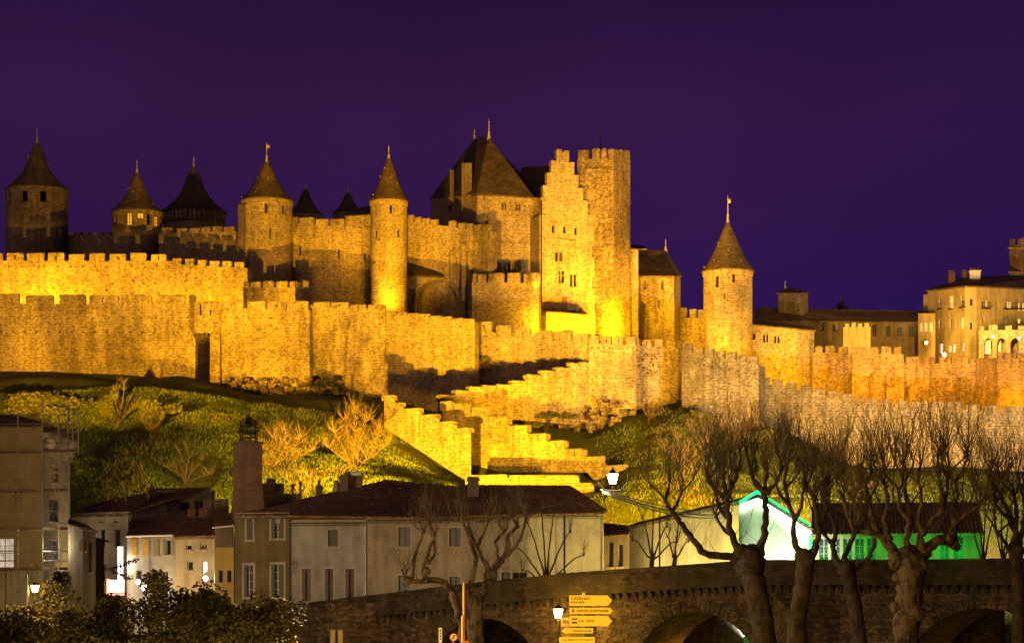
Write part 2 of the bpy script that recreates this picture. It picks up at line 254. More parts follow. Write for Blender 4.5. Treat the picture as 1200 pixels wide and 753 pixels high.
# ------------------------------------------------------------------ walls with real openings
def arc_pts(u0, u1, z0, z1, pointed, n=7):
    w = u1-u0; c = (u0+u1)/2; pts = []
    if pointed:
        hs = min(w*.9, (z1-z0)*.6); zs = z1-hs
        for k in range(n+1): t = k/n; pts.append((u0+(c-u0)*(1-math.cos(t*math.pi/2))**1.0, zs+hs*math.sin(t*math.pi/2)))
        pts += [(2*c-u, z) for u, z in reversed(pts[:-1])]
    else:
        hs = min(w/2, (z1-z0)); zs = z1-hs
        for k in range(2*n+1): a = math.pi*(1-k/(2*n)); pts.append((c+w/2*math.cos(a), zs+hs*math.sin(a)))
    return zs, pts
def facade(mb, Q, umax, zb, zt, ops, depth=.6, ucuts=()):
    """Q(u,z,d)->point.  ops: (u0,u1,z0,z1,kind,depth,back)"""
    us = sorted(set([0,umax]+[o[0] for o in ops]+[o[1] for o in ops]+list(ucuts))); zs = sorted(set([zb]+[o[2] for o in ops]+[o[3] for o in ops]))
    us = [u for i,u in enumerate(us) if 0 <= u <= umax]; zs = zs+[None]
    idx = {}
    def vid(i,j):
        if (i,j) not in idx:
            z = zs[j]; t = zt(us[i]); z = t if z is None else min(z, t-.02); idx[(i,j)] = mb.vert(Q(us[i], z, 0))
        return idx[(i,j)]
    for i in range(len(us)-1):
        uc = (us[i]+us[i+1])/2
        for j in range(len(zs)-1):
            zc = (zs[j]+(zs[j+1] if zs[j+1] is not None else zs[j]+.1))/2
            if any(o[0] < uc < o[1] and o[2] < zc < o[3] for o in ops): continue
            mb.f.append((vid(i,j),vid(i+1,j),vid(i+1,j+1),vid(i,j+1)))
    for o in ops:
        u0,u1,z0,z1,kind = o[:5]; d = o[5] if len(o) > 5 and o[5] else depth
        if kind in ('arch','parch','tarch'):
            s, pts = arc_pts(u0,u1,z0,z1,kind == 'parch'); h = len(pts)//2
            for a in range(len(pts)-1):
                cu = u0 if a < h else u1
                mb.face([Q(cu,z1,0), Q(*pts[a],0), Q(*pts[a+1],0)][::-1])
            ring = [(u0,z0)]+([(u0,s)] if s > z0+.01 else [])+pts[1:-1]+([(u1,s)] if s > z0+.01 else [])+[(u1,z0)]
        else: ring = [(u0,z0),(u0,z1),(u1,z1),(u1,z0)]
        n = len(ring)
        for a in range(n):
            b = (a+1)%n
            mb.face([Q(*ring[a],0), Q(*ring[b],0), Q(*ring[b],d), Q(*ring[a],d)])
        if kind not in ('tarch','open'): mb.face([Q(*r,d) for r in ring][::-1])
def slitmesh(key, mat):
    """battlement merlons: unit blocks with worn edges, some with an arrow slit"""
    if key in SL: return SL[key]
    rnd = random.Random(sum(map(ord,mat.name))+len(SL)); mb = MB(); j = lambda a=.03: rnd.uniform(-a,a)
    def bx(x0,x1,z0,z1):
        mb.hexa([(x0,-.5,z0),(x1,-.5,z0),(x1,.5,z0),(x0,.5,z0),(x0+.0,-.5,z1),(x1,-.5,z1),(x1,.5,z1),(x0,.5,z1)])
    if key[1]%2: bx(-.5,-.05,0,.9); bx(.05,.5,0,.9); bx(-.05,.05,0,.22); bx(-.05,.05,.72,.9)
    else: bx(-.5,.5,0,.9)
    a, b, c, d = [.90+rnd.uniform(.01,.16) for _ in range(4)]
    mb.hexa([(-.5,-.5,.9),(.5,-.5,.9),(.5,.5,.9),(-.5,.5,.9),(-.46+j(),-.42,a),(.46+j(),-.42,b),(.46,.42,c),(-.46,.42,d)])
    SL[key] = mb.mesh('merlon', mat); return SL[key]
SL = {}
def merlon(parent, mat, center, ang, w, th, h, slit=True):
    k = random.choice((0,1,2,3)) if slit else random.choice((0,2))
    o = bpy.data.objects.new('merlon', slitmesh((mat.name,k), mat)); link(o, parent)
    o.location = center; o.rotation_euler = (random.uniform(-.015,.015),random.uniform(-.02,.02),ang+random.uniform(-.015,.015)); o.scale = (w*random.uniform(.90,1.03),th,h*random.uniform(.86,1.10)); return o
class Edge:
    def __init__(s, a, b):
        s.a = Vector(a[:2]); s.b = Vector(b[:2]); d = s.b-s.a; s.L = d.length; s.t = d/s.L; s.n = Vector((-s.t.y, s.t.x))   # n points inward for CCW rings
    def hit(s, px):      # distance along the edge where the sight line through column px meets it
        k = (px-600)/F; den = s.t.x-k*s.t.y
        return (k*s.a.y-s.a.x)/den
    def Y(s, u): return s.a.y+s.t.y*u
    def uz(s, px, py): u = s.hit(px); return u, Z(py, s.Y(u))
    def Q(s, u, z, d): p = s.a+s.t*u+s.n*d; return (p.x,p.y,z)
def window(parent, Qf, u0,u1,z0,z1, d, style='dark', frame=None):
    """window part (frame) with a pane sub-part, set in a wall opening at depth d"""
    fr = MB(); w, h = u1-u0, z1-z0; t = min(.09, w*.12)
    def bar(a,b,c,e): fr.hexa([Qf(a,c,d),Qf(b,c,d),Qf(b,c,d+.08),Qf(a,c,d+.08),Qf(a,e,d),Qf(b,e,d),Qf(b,e,d+.08),Qf(a,e,d+.08)])
    bar(u0,u0+t,z0,z1); bar(u1-t,u1,z0,z1); bar(u0+t,u1-t,z0,z0+t); bar(u0+t,u1-t,z1-t,z1)
    if w > .7: bar((u0+u1)/2-t*.6,(u0+u1)/2+t*.6,z0+t,z1-t)
    if h > 1.2 and w > .6:
        for q in ((.33,.66) if h < 2.2 else (.25,.5,.75)): bar(u0+t,(u0+u1)/2-t*.6,z0+h*q-.03,z0+h*q+.03); bar((u0+u1)/2+t*.6,u1-t,z0+h*q-.03,z0+h*q+.03)
    o = fr.build('window', frame or WFR, parent); pn = MB()
    pn.hexa([Qf(u0,z0,d+.05),Qf(u1,z0,d+.05),Qf(u1,z0,d+.07),Qf(u0,z0,d+.07),Qf(u0,z1,d+.05),Qf(u1,z1,d+.05),Qf(u1,z1,d+.07),Qf(u0,z1,d+.07)])
    pn.build('pane', {'dark':GLASS,'lit':LIT,'lity':LITY,'litw':LITW,'litg':LITG}[style], o); return o
def mullion_window(parent, Qf, u0,u1,z0,z1,d, mat, cross, style='dark'):
    fr = MB(); c = (u0+u1)/2; t = .05 if u1-u0 < .7 else .08
    def bar(a,b,c_,e): fr.hexa([Qf(a,c_,d),Qf(b,c_,d),Qf(b,c_,d+.2),Qf(a,c_,d+.2),Qf(a,e,d),Qf(b,e,d),Qf(b,e,d+.2),Qf(a,e,d+.2)])
    if u1-u0 > .55: bar(c-t,c+t,z0,z1)
    if cross: zc = z0+(z1-z0)*.62; bar(u0,c-t,zc-t,zc+t); bar(c+t,u1,zc-t,zc+t)
    bar(u0,u1,z0,z0+.08); bar(u0,u1,z1-.08,z1)
    o = fr.build('window', mat, parent); pn = MB()
    pn.hexa([Qf(u0,z0,d+.22),Qf(u1,z0,d+.22),Qf(u1,z0,d+.25),Qf(u0,z0,d+.25),Qf(u0,z1,d+.22),Qf(u1,z1,d+.22),Qf(u1,z1,d+.25),Qf(u0,z1,d+.25)])
    pn.build('pane', {'dark':GLASS,'lit':LIT,'litw':LITW}[style], o); return o
def add_ops(root, E, ops, mat, zt):
    """convert picture-measured openings of one wall face to metres; returns facade ops and adds window parts"""
    res = []
    for o in ops:
        x0,y0,x1,y1,kind = o[:5]
        u0, _ = E.uz(x0,y0); u1, _ = E.uz(x1,y0); um = (u0+u1)/2; z1 = Z(y0,E.Y(um)); z0 = Z(y1,E.Y(um))
        if u0 < .05 or u1 > E.L-.05:
            u0 = max(u0,.06); u1 = min(u1,E.L-.06)
            if u1-u0 < .1: continue
        z1 = min(z1, zt(um)-.08)
        if kind == 'hole': res.append((u0,u1,z0,z1,'hole',1.6))
        elif kind in ('arch','parch'): res.append((u0,u1,z0,z1,kind,o[5] if len(o) > 5 else 1.2))
        elif kind in ('win','cross'): res.append((u0,u1,z0,z1,'win',.7)); mullion_window(root, E.Q, u0,u1,z0,z1,.35,mat,kind == 'cross')
        elif kind == 'slit': res.append((u0,u1,z0,z1,'hole',1.8))
        elif kind == 'door':
            res.append((u0,u1,z0,z1,'win',.6)); m = MB(); m.obox(E.a, (E.t,E.n), u0,u1,.35,.45,z0,z1)
            for q in range(1,4): m.obox(E.a, (E.t,E.n), u0,u1,.31,.349,z0+(z1-z0)*q/4-.08,z0+(z1-z0)*q/4+.08)
            m.build('door', WOODL, root)
        elif kind in ('pdark','plit','plitw','plitg'):
            res.append((u0,u1,z0,z1,'win',.5)); window(root, E.Q, u0,u1,z0,z1,.2,{'pdark':'dark','plit':'lit','plitw':'litw','plitg':'litg'}[kind], o[5] if len(o) > 5 else None)
    return res
def holes(x0, x1, y0, y1, n, s=1.6):
    s *= 1.3       # a row of putlog holes along a sloping line
    return [(x0+(x1-x0)*i/(n-1)-s/2+random.uniform(-.7,.7), y0+(y1-y0)*i/(n-1)-s*.5, x0+(x1-x0)*i/(n-1)+s/2, y0+(y1-y0)*i/(n-1)+s*.5, 'hole') for i in range(n)]
def scatter_holes(x0,x1,y0,y1,n,s=1.5):
    return [(a-s/2,b-s/2,a+s/2,b+s/2,'hole') for a,b in [(random.uniform(x0,x1),random.uniform(y0,y1)) for _ in range(n)]]
def pitch(x0, x1, n, f=.75):
    d = (x1-x0)/n; return [(x0+d*i+d*(1-f)/2, x0+d*(i+1)-d*(1-f)/2) for i in range(n)]
def block(name, label, cat, corners, tops, zb, mat, ops={}, mer={}, root=None, part='masonry', group=None, mh=9, mth=.7, slit=True, cap=True):
    """masonry body over a ring of (column, distance) corners, front edges first; tops: row per corner (or one); mer: {edge: [(x0,x1)..]}"""
    pts = [Vector((X(a,Y),Y)) for a,Y in corners]; n = len(pts)
    if not isinstance(tops,(list,tuple)): tz = [Z(tops,corners[0][1])]*n
    else: tz = [Z(t,c[1]) for t,c in zip(tops,corners)]
    if root is None:
        c = sum((Vector(p) for p in pts), Vector((0,0)))/n; root = thing(name, label, cat, (c.x,c.y,zb), group)
    mb = MB()
    for i in range(n):
        E = Edge(pts[i], pts[(i+1)%n]); za, zc = tz[i], tz[(i+1)%n]; zt = lambda u, za=za, zc=zc, L=E.L: za+(zc-za)*u/L
        fo = add_ops(root, E, ops.get(i,[]), mat, zt); facade(mb, E.Q, E.L, zb, zt, fo)
        for x0, x1 in mer.get(i,[]):
            u0, u1 = E.hit(x0), E.hit(x1)
            if u1 < .3 or u0 > E.L-.3: continue
            u0, u1 = max(u0,0), min(u1,E.L); um = (u0+u1)/2; q = E.Q(um,0,mth/2-.03); h = mh*E.Y(um)/F; sl = abs(zc-za)/E.L*(u1-u0)/2
            merlon(root, mat, (q[0],q[1],zt(um)-sl-.05), math.atan2(E.t.y,E.t.x), u1-u0, mth, h+sl+.05, slit and u1-u0 > 1.4)
    if cap: mb.face([(p.x,p.y,z) for p,z in zip(pts,tz)])
    mb.build(part, mat, root); return root
def rampart(name, label, path, tops, zb, mat, th=2.0, **kw):
    """wall along a path of (column, distance), thickness th behind it"""
    a = Vector((X(*path[0]),path[0][1])); b = Vector((X(*path[-1]),path[-1][1])); d = (b-a).normalized(); nn = Vector((-d.y,d.x))*th
    back = [(600+F*(X(*p)+nn.x)/(p[1]+nn.y), p[1]+nn.y) for p in reversed(path)]
    tb = []
    for p, t in zip(reversed(path), reversed(tops)): Yb = p[1]+nn.y; tb.append(HY-(Z(t,p[1])-CZ)*F/Yb)
    return block(name, label, 'wall', list(path)+back, list(tops)+tb, zb, mat, **kw)
def finial(root, c, z0, z1, mat=None, vane=False):
    m = MB(); h = z1-z0; m.lathe(c, [(.42,z0-.7),(.30,z0),(.16,z0+h*.2),(.22,z0+h*.28),(.10,z0+h*.34),(.07,z0+h*.8),(.12,z0+h*.84),(.05,z0+h*.88),(.02,z1)], 8)
    if vane: m.box(c[0]-.03,c[1]-.03,z0+h*.7,c[0]+.5,c[1]+.03,z0+h*.86)
    m.build('finial', mat or LEAD, root, True)
def round_tower(name, label, cx, Y, rpx, eave, zb, mat, apex=None, fin=None, over=1.08, ops=(), roof=None, flare=.12, root=None, cat='tower', nseg=40, vane=False):
    R = rpx*Y/F; c = (X(cx,Y),Y); zt = Z(eave,Y); root = root or thing(name, label, cat, (c[0],c[1],zb))
    Qc = lambda u, z, d: (c[0]+(R-d)*math.sin(u/R-math.pi), c[1]-(R-d)*math.cos(u/R-math.pi), z)
    ft = lambda px: (math.asin(max(-.97,min(.97,(px-cx)/rpx)))+math.pi)*R
    res = []
    for o in ops:
        x0,y0,x1,y1,kind = o[:5]; u0,u1 = ft(x0),ft(x1); z1,z0 = Z(y0,Y-R*.7),Z(y1,Y-R*.7); z1 = min(z1,zt-.15)
        res.append((u0,u1,z0,z1,'open' if kind == 'hole' and x1-x0 > 3 else 'win', .9 if kind == 'hole' and x1-x0 > 3 else 2.0 if kind in ('hole','slit') else .6))
        if kind == 'lit': window(root, Qc, u0,u1,z0,z1,.3,'lity',WOOD)
        if kind == 'win': window(root, Qc, u0,u1,z0,z1,.3,'dark',WOOD)
    mb = MB(); facade(mb, Qc, 2*math.pi*R, zb, lambda u: zt, res, ucuts=[2*math.pi*R*i/nseg for i in range(nseg+1)]); mb.build('masonry', mat, root, False)
    if apex is not None:
        za = Z(apex,Y); h = za-zt; Ro = R*over; rf = MB(); pr = [(R*.9,zt-.05),(Ro,zt-.12),(Ro,zt+.05)]
        for k in range(1,9): t = k/8; pr.append((Ro*(1-t)*(1-flare*math.sin(math.pi*t)*1.5)+.28*t, zt+.05+h*t))
        rf.lathe(c, pr, nseg); rf.build('roof', roof or SLATE, root)
        cn = MB(); cn.lathe(c, [(R-.01,zt-.9),(R+.14,zt-.7),(R+.16,zt-.13),(R-.01,zt-.13)], nseg); cn.build('cornice', mat, root)
        hk = MB()
        for _ in range(5):
            a = random.uniform(-1.4,1.4); t = random.uniform(.08,.85); r = Ro*(1-t)*(1-flare*math.sin(math.pi*t)*1.5)+.3; q = (c[0]+r*math.sin(a), c[1]-r*math.cos(a)); zz = zt+h*t
            hk.box(q[0]-.07,q[1]-.12,zz-.05,q[0]+.07,q[1]+.1,zz+.1)
        hk.build('roof_hooks', LEAD, root, kind='stuff')
        if fin is not None: finial(root, c, za, Z(fin,Y), vane=vane)
    return root
def polyroof(root, planes, mat, th=.18, name='roof', tiles=0):
    """roof from 3-D planes given eave-left, eave-right, (ridge-right), ridge-left; tiles: spacing of tile ribs"""
    m = MB(); tl = MB()
    for pl in planes:
        p = [Vector(q) for q in pl]; nn = (p[1]-p[0]).cross(p[-1]-p[0]).normalized()
        if nn.z < 0: nn = -nn
        top = p; bot = [q-nn*th for q in p]; m.face(top); m.face(bot[::-1])
        for i in range(len(p)): j = (i+1)%len(p); m.face([bot[i],bot[j],top[j],top[i]])
        if tiles:
            a, b = p[0], p[1]; c, d = (p[2], p[3]) if len(p) == 4 else (p[2], p[2]); n = max(2,int((b-a).length/tiles))
            ex = (b-a).normalized()
            for k in range(n):
                t = (k+.5)/n; e0 = a.lerp(b,t); 
                if len(p) == 4: e1 = d.lerp(c,t)
                else:      # triangle: run straight up the slope until the hip
                    sl = (nn.cross(ex)); sl = sl if sl.z > 0 else -sl; s_ = 0
                    top_t = (c-a).dot(ex)/(b-a).length; H = (c-a).dot(sl); fr = t/top_t if t < top_t else (1-t)/(1-top_t) if top_t < 1 else 1
                    e1 = e0+sl*H*max(.02,min(1,fr))
                seg = max(1,int((e1-e0).length/.9)); w = tiles*.30; prev = None
                for q in range(seg):
                    g0 = e0.lerp(e1,q/seg)+nn*.10; g1 = e0.lerp(e1,(q+1)/seg)+nn*.05; jt = ex*random.uniform(-.02,.02)+nn*random.uniform(0,.03)
                    i0 = len(tl.v)
                    for gg in (g0,g1): tl.v += [tuple(gg-ex*w-nn*.11+jt),tuple(gg+jt),tuple(gg+ex*w-nn*.11+jt)]
                    tl.f += [(i0,i0+1,i0+4,i0+3),(i0+1,i0+2,i0+5,i0+4),(i0,i0+2,i0+1)]
    o = m.build(name, mat, root)
    if tiles: tl.build('roof_tiles', mat, o, kind='stuff')
    return o

CABW = flat('white_cable_sheath', (.6,.58,.54), .6)
# ------------------------------------------------------------------ ground
GC = [-900,-300,0,120,230,300,370,450,545,620,690,745,800,890,1000,1200,1500,2100]
GR = [(300, [590]*4+[590,590,588,590,590,590,590,590,590,592,596,600,600,600]),
      (318, [545,545,545,540,535,540,545,552,580,578,576,562,556,572,585,590,590,590]),
      (335, [494,494,492,490,490,505,512,520,562,562,560,535,515,548,574,580,580,580]),
      (345, [466,464,461,458,463,480,488,502,534,534,536,512,490,530,562,566,566,566]),
      (352, [460,458,456,455,462,473,480,494,516,515,518,496,478,508,552,556,556,556]),
      (360, [450,448,446,447,454,466,470,478,500,500,507,486,474,498,546,548,548,548]),
      (375, [437,437,437,438,445,458,456,464,480,485,490,478,470,492,540,542,542,542])]
def lerp_row(row, px):
    if px <= GC[0]: return row[0]
    for i in range(len(GC)-1):
        if px <= GC[i+1]:
            t = (px-GC[i])/(GC[i+1]-GC[i]); t = t*t*(3-2*t)*.5+t*.5; return row[i]+(row[i+1]-row[i])*t
    return row[-1]
def ground_z(x, Y):
    if Y < 176: return 2.2
    if Y < 212: return 2.2+(4.6-2.2)*(Y-176)/36
    if Y <= 268: return 4.6+.006*(Y-212)
    px = 600+F*x/Y
    def zr(k): return Z(lerp_row(GR[k][1], px), GR[k][0])
    if Y < 300: t = (Y-268)/32; return 4.9+(zr(0)-4.9)*t*t*(1.6-.6*t)
    for k in range(len(GR)-1):
        if Y <= GR[k+1][0]: t = (Y-GR[k][0])/(GR[k+1][0]-GR[k][0]); return zr(k)+(zr(k+1)-zr(k))*t
    zb = zr(len(GR)-1); 
    if Y < 392: return zb-2+(0)*(Y-375)
    top = 46 if px < 760 else 44
    return zb-2+(top-zb+2)*min(1,(Y-392)/60) if zb < top else zb-2
mb = MB(); ys = [-40,40,90,130,160,176]+[180+6*i for i in range(15)]+[270+2.5*i for i in range(50)]+[400,410,425,440,460,500,560,700,1000,1800,4000]
xs = [-3000,-1200,-600,-350]+[-250+2.5*i for i in range(201)]+[350,600,1200,3000]
idx = {}
for j, Yv in enumerate(ys):
    for i, xv in enumerate(xs):
        zz = ground_z(xv, Yv)
        if 272 < Yv < 372: zz += noise.noise(Vector((xv*.09,Yv*.09,3)))*.9+noise.noise(Vector((xv*.3,Yv*.3,9)))*.3
        idx[(i,j)] = mb.vert((xv,Yv,zz))
for j in range(len(ys)-1):
    for i in range(len(xs)-1): mb.f.append((idx[(i,j)],idx[(i+1,j)],idx[(i+1,j+1)],idx[(i,j+1)]))
mb.build('hillside_ground', GROUND, None, True, 'structure')

# ------------------------------------------------------------------ outer ramparts
zlo = 24.0
root = rampart('rampart_wall', 'long outer rampart with wide battlements above the grass at far left, ending at the little square turret', [(-70,377),(229,375)], [356,356], zlo, ST,
    mer={0:[(-66,-40),(-34,-6),(-1,23),(31,62),(69,101),(105,138),(142,177),(184,216),(221,229)]}, mh=11, ops={0: holes(-40,222,388,389,20)+holes(-20,220,372,372,14,1.2)})
t = block('corner_turret', 'small square turret corbelled out of the outer rampart over a dark slot, left of centre-left', 'turret', [(228,370),(257,370),(257,375),(228,375)], 354.5, Z(390,370), STD, ops={0:[(234,356,236,369,'slit'),(246,363,247.5,369,'slit')]+holes(231,254,378,378,3,1.3)}, mer={0:[(228.5,256.5)],3:[(228.5,230)]}, mh=2)
m = MB(); E = Edge(P(246,0,371)[:2], P(258,0,371)[:2]); m.obox(E.a,(E.t,E.n),0,E.L,0,5,zlo,Z(390,371)); m.build('buttress', STD, t)
m = MB()
for k in range(5):
    x0 = 228.5+k*6; m.hexa([P(x0,396,374.4),P(x0+3,396,374.4),P(x0+3,396,375.3),P(x0,396,375.3),P(x0,390,370.1),P(x0+3,390,370.1),P(x0+3,390,375.3),P(x0,390,375.3)])
m.build('corbels', STD, t)
rampart('rampart_wall', 'outer rampart stretch from the little square turret to the dark vertical joint under the fortified yard', [(256.5,372.5),(363,370)], [360.5,363], zlo, ST, mer={0:[(258,286),(289.5,311),(314.5,335),(338.5,361)]}, mh=9.5, ops={0: holes(264,358,371,373,8,1.2)+scatter_holes(262,360,380,430,16,1.3)})
rampart('rampart_wall', 'outer rampart stretch below the tall slim round tower, with shallow battlements', [(361,374),(452,372)], [357,362.5], zlo, ST, mer={0:pitch(366,452,4,.92)}, mh=5, ops={0: scatter_holes(372,448,372,440,18,1.3)+holes(370,448,366,371,6,1.2)})
rampart('rampart_wall', 'outer rampart sloping down right from below the slim tower toward the great bastion', [(451,372.4),(556,367.5)], [366,377], zlo, ST, mer={0:pitch(452,556,8,.94)}, mh=3, ops={0: scatter_holes(458,550,382,430,18,1.3)})
b = rampart('rampart_wall', 'shaded outer rampart with high merlons below the stepped gable, behind the staircase walls', [(555,374),(625,370),(691,362)], [384,399,400], zlo, ST, mer={0:pitch(556,624,3,.8),1:[(626,647),(649,668),(671,690)]}, mh=11)
block('barbican_tower', 'big square outer bastion glowing yellow at the top of the staircase walls', 'tower', [(690,361),(745.5,359),(745.5,376),(690,376)], [402.5,404,404,402.5], zlo-4, ST, mer={0:[(691,701.5),(705,716.5),(719.5,731),(734,745)]}, mh=10.5, ops={0: holes(694,742,407,408,8,1.2)+scatter_holes(694,742,420,470,14,1.2)})
rampart('rampart_wall', 'outer rampart peppered with dark holes just right of the glowing square bastion', [(745,365),(803,367)], [405,408], zlo-4, ST, mer={0:[(745.5,749),(752.5,763),(766.5,777),(780.5,791),(794,802)]}, mh=9, ops={0: scatter_holes(748,772,414,440,44,1.5)+scatter_holes(770,800,420,470,10,1.4)})
rampart('rampart_wall', 'stained outer rampart standing forward, half in shade below the right round tower', [(799,353),(889,348)], [410,427], zlo-6, STI, mer={0:[(800,811),(813.5,824),(826.5,836),(838.5,849),(851.5,862),(864,874),(876,888)]}, mh=8.5, th=3, ops={0: holes(805,885,424,438,9,1.3)})
rampart('rampart_wall', 'low outer rampart with stepped battlements dropping right, behind bare trees', [(887,363),(1002,362)], [447,470.5], zlo-8, STI, mer={0:[(889,902),(905,918),(921,934),(938,950),(953,967),(970,983),(986,1000)]}, mh=8)
rampart('rampart_wall', 'pale grey streaked outer rampart at far right behind the bare plane trees', [(1001,362),(1480,350)], [474,496], zlo-10, STP, mer={0:[(1003,1010),(1013,1029),(1031,1046),(1050,1066),(1068.5,1087),(1090,1108),(1111,1128),(1131,1149),(1153,1171),(1175,1205),(1209,1235)]}, mh=8, ops={0:scatter_holes(1005,1195,490,530,20,1.3)})

# ------------------------------------------------------------------ inner left wall and towers
zin = 40.0
rampart('castle_wall', 'tall inner wall with regular battlements at far left, glowing at its foot', [(-60,403),(201,400)], [305.5,305.5], zin, ST, mer={0:[(-16+24.05*i,3+24.05*i) for i in range(9)]}, mh=9, ops={0: holes(-4,198,312,312,15,1.3)+scatter_holes(95,195,316,350,22,1.6)})
rampart('castle_wall', 'shorter inner wall with small battlements descending to the round tower with a weathervane', [(200.5,400),(290,397)], [309,314], zin, ST, mer={0:[(202+14.6*i,212.5+14.6*i) for i in range(6)]}, mh=7, ops={0: holes(205,284,319,323,11,1.2)+scatter_holes(205,270,322,345,9,1.5)})
block('fortified_yard', 'low battlemented block standing in front of the foot of the weathervane tower', 'bastion', [(285,389),(346,385),(363,388),(363,394),(285,394)], [336.5]*5, zin-2, ST, mer={0:[(285.5,291.5),(294,304.5),(308,320.5),(324,336.5),(339.5,345.5)],1:[(347.5,353.5),(356,362)]}, mh=7.5)
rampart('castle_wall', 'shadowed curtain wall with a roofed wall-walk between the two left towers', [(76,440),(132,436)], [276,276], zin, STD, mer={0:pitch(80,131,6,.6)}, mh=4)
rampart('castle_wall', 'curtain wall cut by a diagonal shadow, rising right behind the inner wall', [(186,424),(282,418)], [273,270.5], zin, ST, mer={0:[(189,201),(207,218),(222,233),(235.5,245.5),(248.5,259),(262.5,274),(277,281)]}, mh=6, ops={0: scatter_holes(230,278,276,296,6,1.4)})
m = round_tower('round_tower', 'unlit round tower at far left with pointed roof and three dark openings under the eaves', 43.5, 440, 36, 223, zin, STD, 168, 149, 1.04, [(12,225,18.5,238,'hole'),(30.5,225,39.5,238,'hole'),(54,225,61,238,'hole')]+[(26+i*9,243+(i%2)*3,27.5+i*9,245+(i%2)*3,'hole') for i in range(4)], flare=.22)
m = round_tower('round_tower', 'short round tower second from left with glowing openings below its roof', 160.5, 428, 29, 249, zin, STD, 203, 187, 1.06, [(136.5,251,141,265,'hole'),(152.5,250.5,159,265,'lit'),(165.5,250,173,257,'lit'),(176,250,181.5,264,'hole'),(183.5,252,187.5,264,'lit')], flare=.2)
# timber-hoarded tower
c = (X(227,470),470); root = thing('hoarded_tower', 'dark timber gallery tower with a flaring pointed roof behind the second tower from left', 'tower', (c[0],c[1],zin))
R = 37*470/F; m = MB(); m.lathe(c, [(R*.93,zin),(R*.93,Z(262,470)),(R,Z(262,470)),(R,Z(249,470))], 32); m.build('masonry', STD, root)
for k in range(22):
    a = -1.5+3.0*k/21; m = MB(); m.lathe(c, [(R+.02,Z(263,470)),(R+.22,Z(263,470)),(R+.22,Z(249,470)),(R+.02,Z(249,470))], 1, a-.02, a+.02); m.build('plank', WOOD, root)
m = MB(); z0 = Z(249.5,470); h = Z(196,470)-z0; m.lathe(c, [(R*.9,z0-.1),(R*1.06,z0-.1)]+[(R*1.06*((1-t)*(1-.62*math.sin(math.pi*t)*.55))+.2*t, z0+.1+h*t) for t in [i/10 for i in range(11)]], 32); m.build('roof', SLATED, root); finial(root, c, Z(197,470), Z(183,470))
m = round_tower('round_tower', 'brightly lit round tower with a weathervane, third of the pointed towers from left in front', 312.5, 415, 30, 236, zin, ASH, 190, 166, 1.04, [(295,241,297,252,'win'),(313,240,316.5,251,'win'),(332.5,241,335.5,251,'win'),(318.7,268,320.3,281,'slit'),(299,275,300.2,283,'slit')], flare=.12, vane=True)
block('stair_turret', 'squat lean-to turret against the left side of the weathervane tower', 'turret', [(279,414),(288,411),(300,412),(300,420),(279,420)], [239,239,239,239,239], zin, ST)
rampart('castle_wall', 'battlemented curtain wall with slit windows between the weathervane tower and the slim round tower', [(338,416),(437,411)], [261,268], zin, ST, mer={0:[(341,348.2),(350.8,367),(369.5,385),(387.5,403),(405.5,420),(422,434)]}, mh=8, ops={0:[(350.5,287,353,299,'win'),(395.5,291,398,303,'win'),(426.5,297,429,305,'win')]+scatter_holes(345,430,275,340,26,1.3)})
t = block('wall_walk_hut', 'little lean-to roofed hut on the curtain wall beside the slim round tower', 'hut', [(405,413),(434,410),(434,416),(405,416)], [253,251,251,253], Z(266,412), ST)
polyroof(t, [[P(403,253,412.5),P(435,250.5,409.5),P(436,240,416.5),P(410,246,416.5)]], SLATE)
m = round_tower('round_tower', 'tall slim round tower with pointed roof, brilliantly lit at its foot', 455.5, 408, 21.5, 236, zin-2, ASH, 186, 170, 1.08, [(439.5,241,442,252,'win'),(457.5,241,460.5,251,'win'),(439.5,270,443,278.5,'win'),(466.5,270,469.5,278.5,'win')], flare=.10)
for px, r, ap, ev, Yb in ((358,19,222,252,520),(408,17,226,250,525)):
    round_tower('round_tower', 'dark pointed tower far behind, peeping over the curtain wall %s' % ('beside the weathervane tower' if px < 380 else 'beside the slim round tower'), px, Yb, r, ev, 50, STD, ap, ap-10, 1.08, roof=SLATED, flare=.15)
b = rampart('castle_wall', 'curtain wall with a huge dark arch and a stair in its battlements, left of the great bastion', [(475,416),(554,409),(574,405)], [258.5,269,271], zin-4, ST, mer={0:[(477,484),(486,493),(495,503),(505,512),(526,533),(537,545),(547,553)],1:[(555.5,562),(565,572)]}, mh=7, ops={0:[(481,328,538,379,'arch',12),(526,292,531.5,330,'parch',.5),(534,300,540,345,'parch',.5)]+scatter_holes(480,548,275,300,14,1.3),1:[(558,280,560.5,300,'slit'),(556,353,564,376,'parch',2.2)]})
m = MB(); m.face([P(477,322,413),P(521,323,411),P(516,317,414),P(500,310,415),P(477,306,416)]); m.face([P(477,322,413),P(477,324,413),P(521,325,411),P(521,323,411)]); m.build('lean_to_roof', SLATED, b)
for x0, x1, y0, Yq in ((541,545.5,285,408.6),(548.5,553,296,408)):
    m = MB(); m.hexa([P(x0,385,Yq),P(x1,385,Yq),P(x1,385,Yq+3),P(x0,385,Yq+3),P(x0,y0,Yq+.6),P(x1,y0,Yq+.6),P(x1,y0,Yq+3),P(x0,y0,Yq+3)]); m.build('pilaster', ST, b)

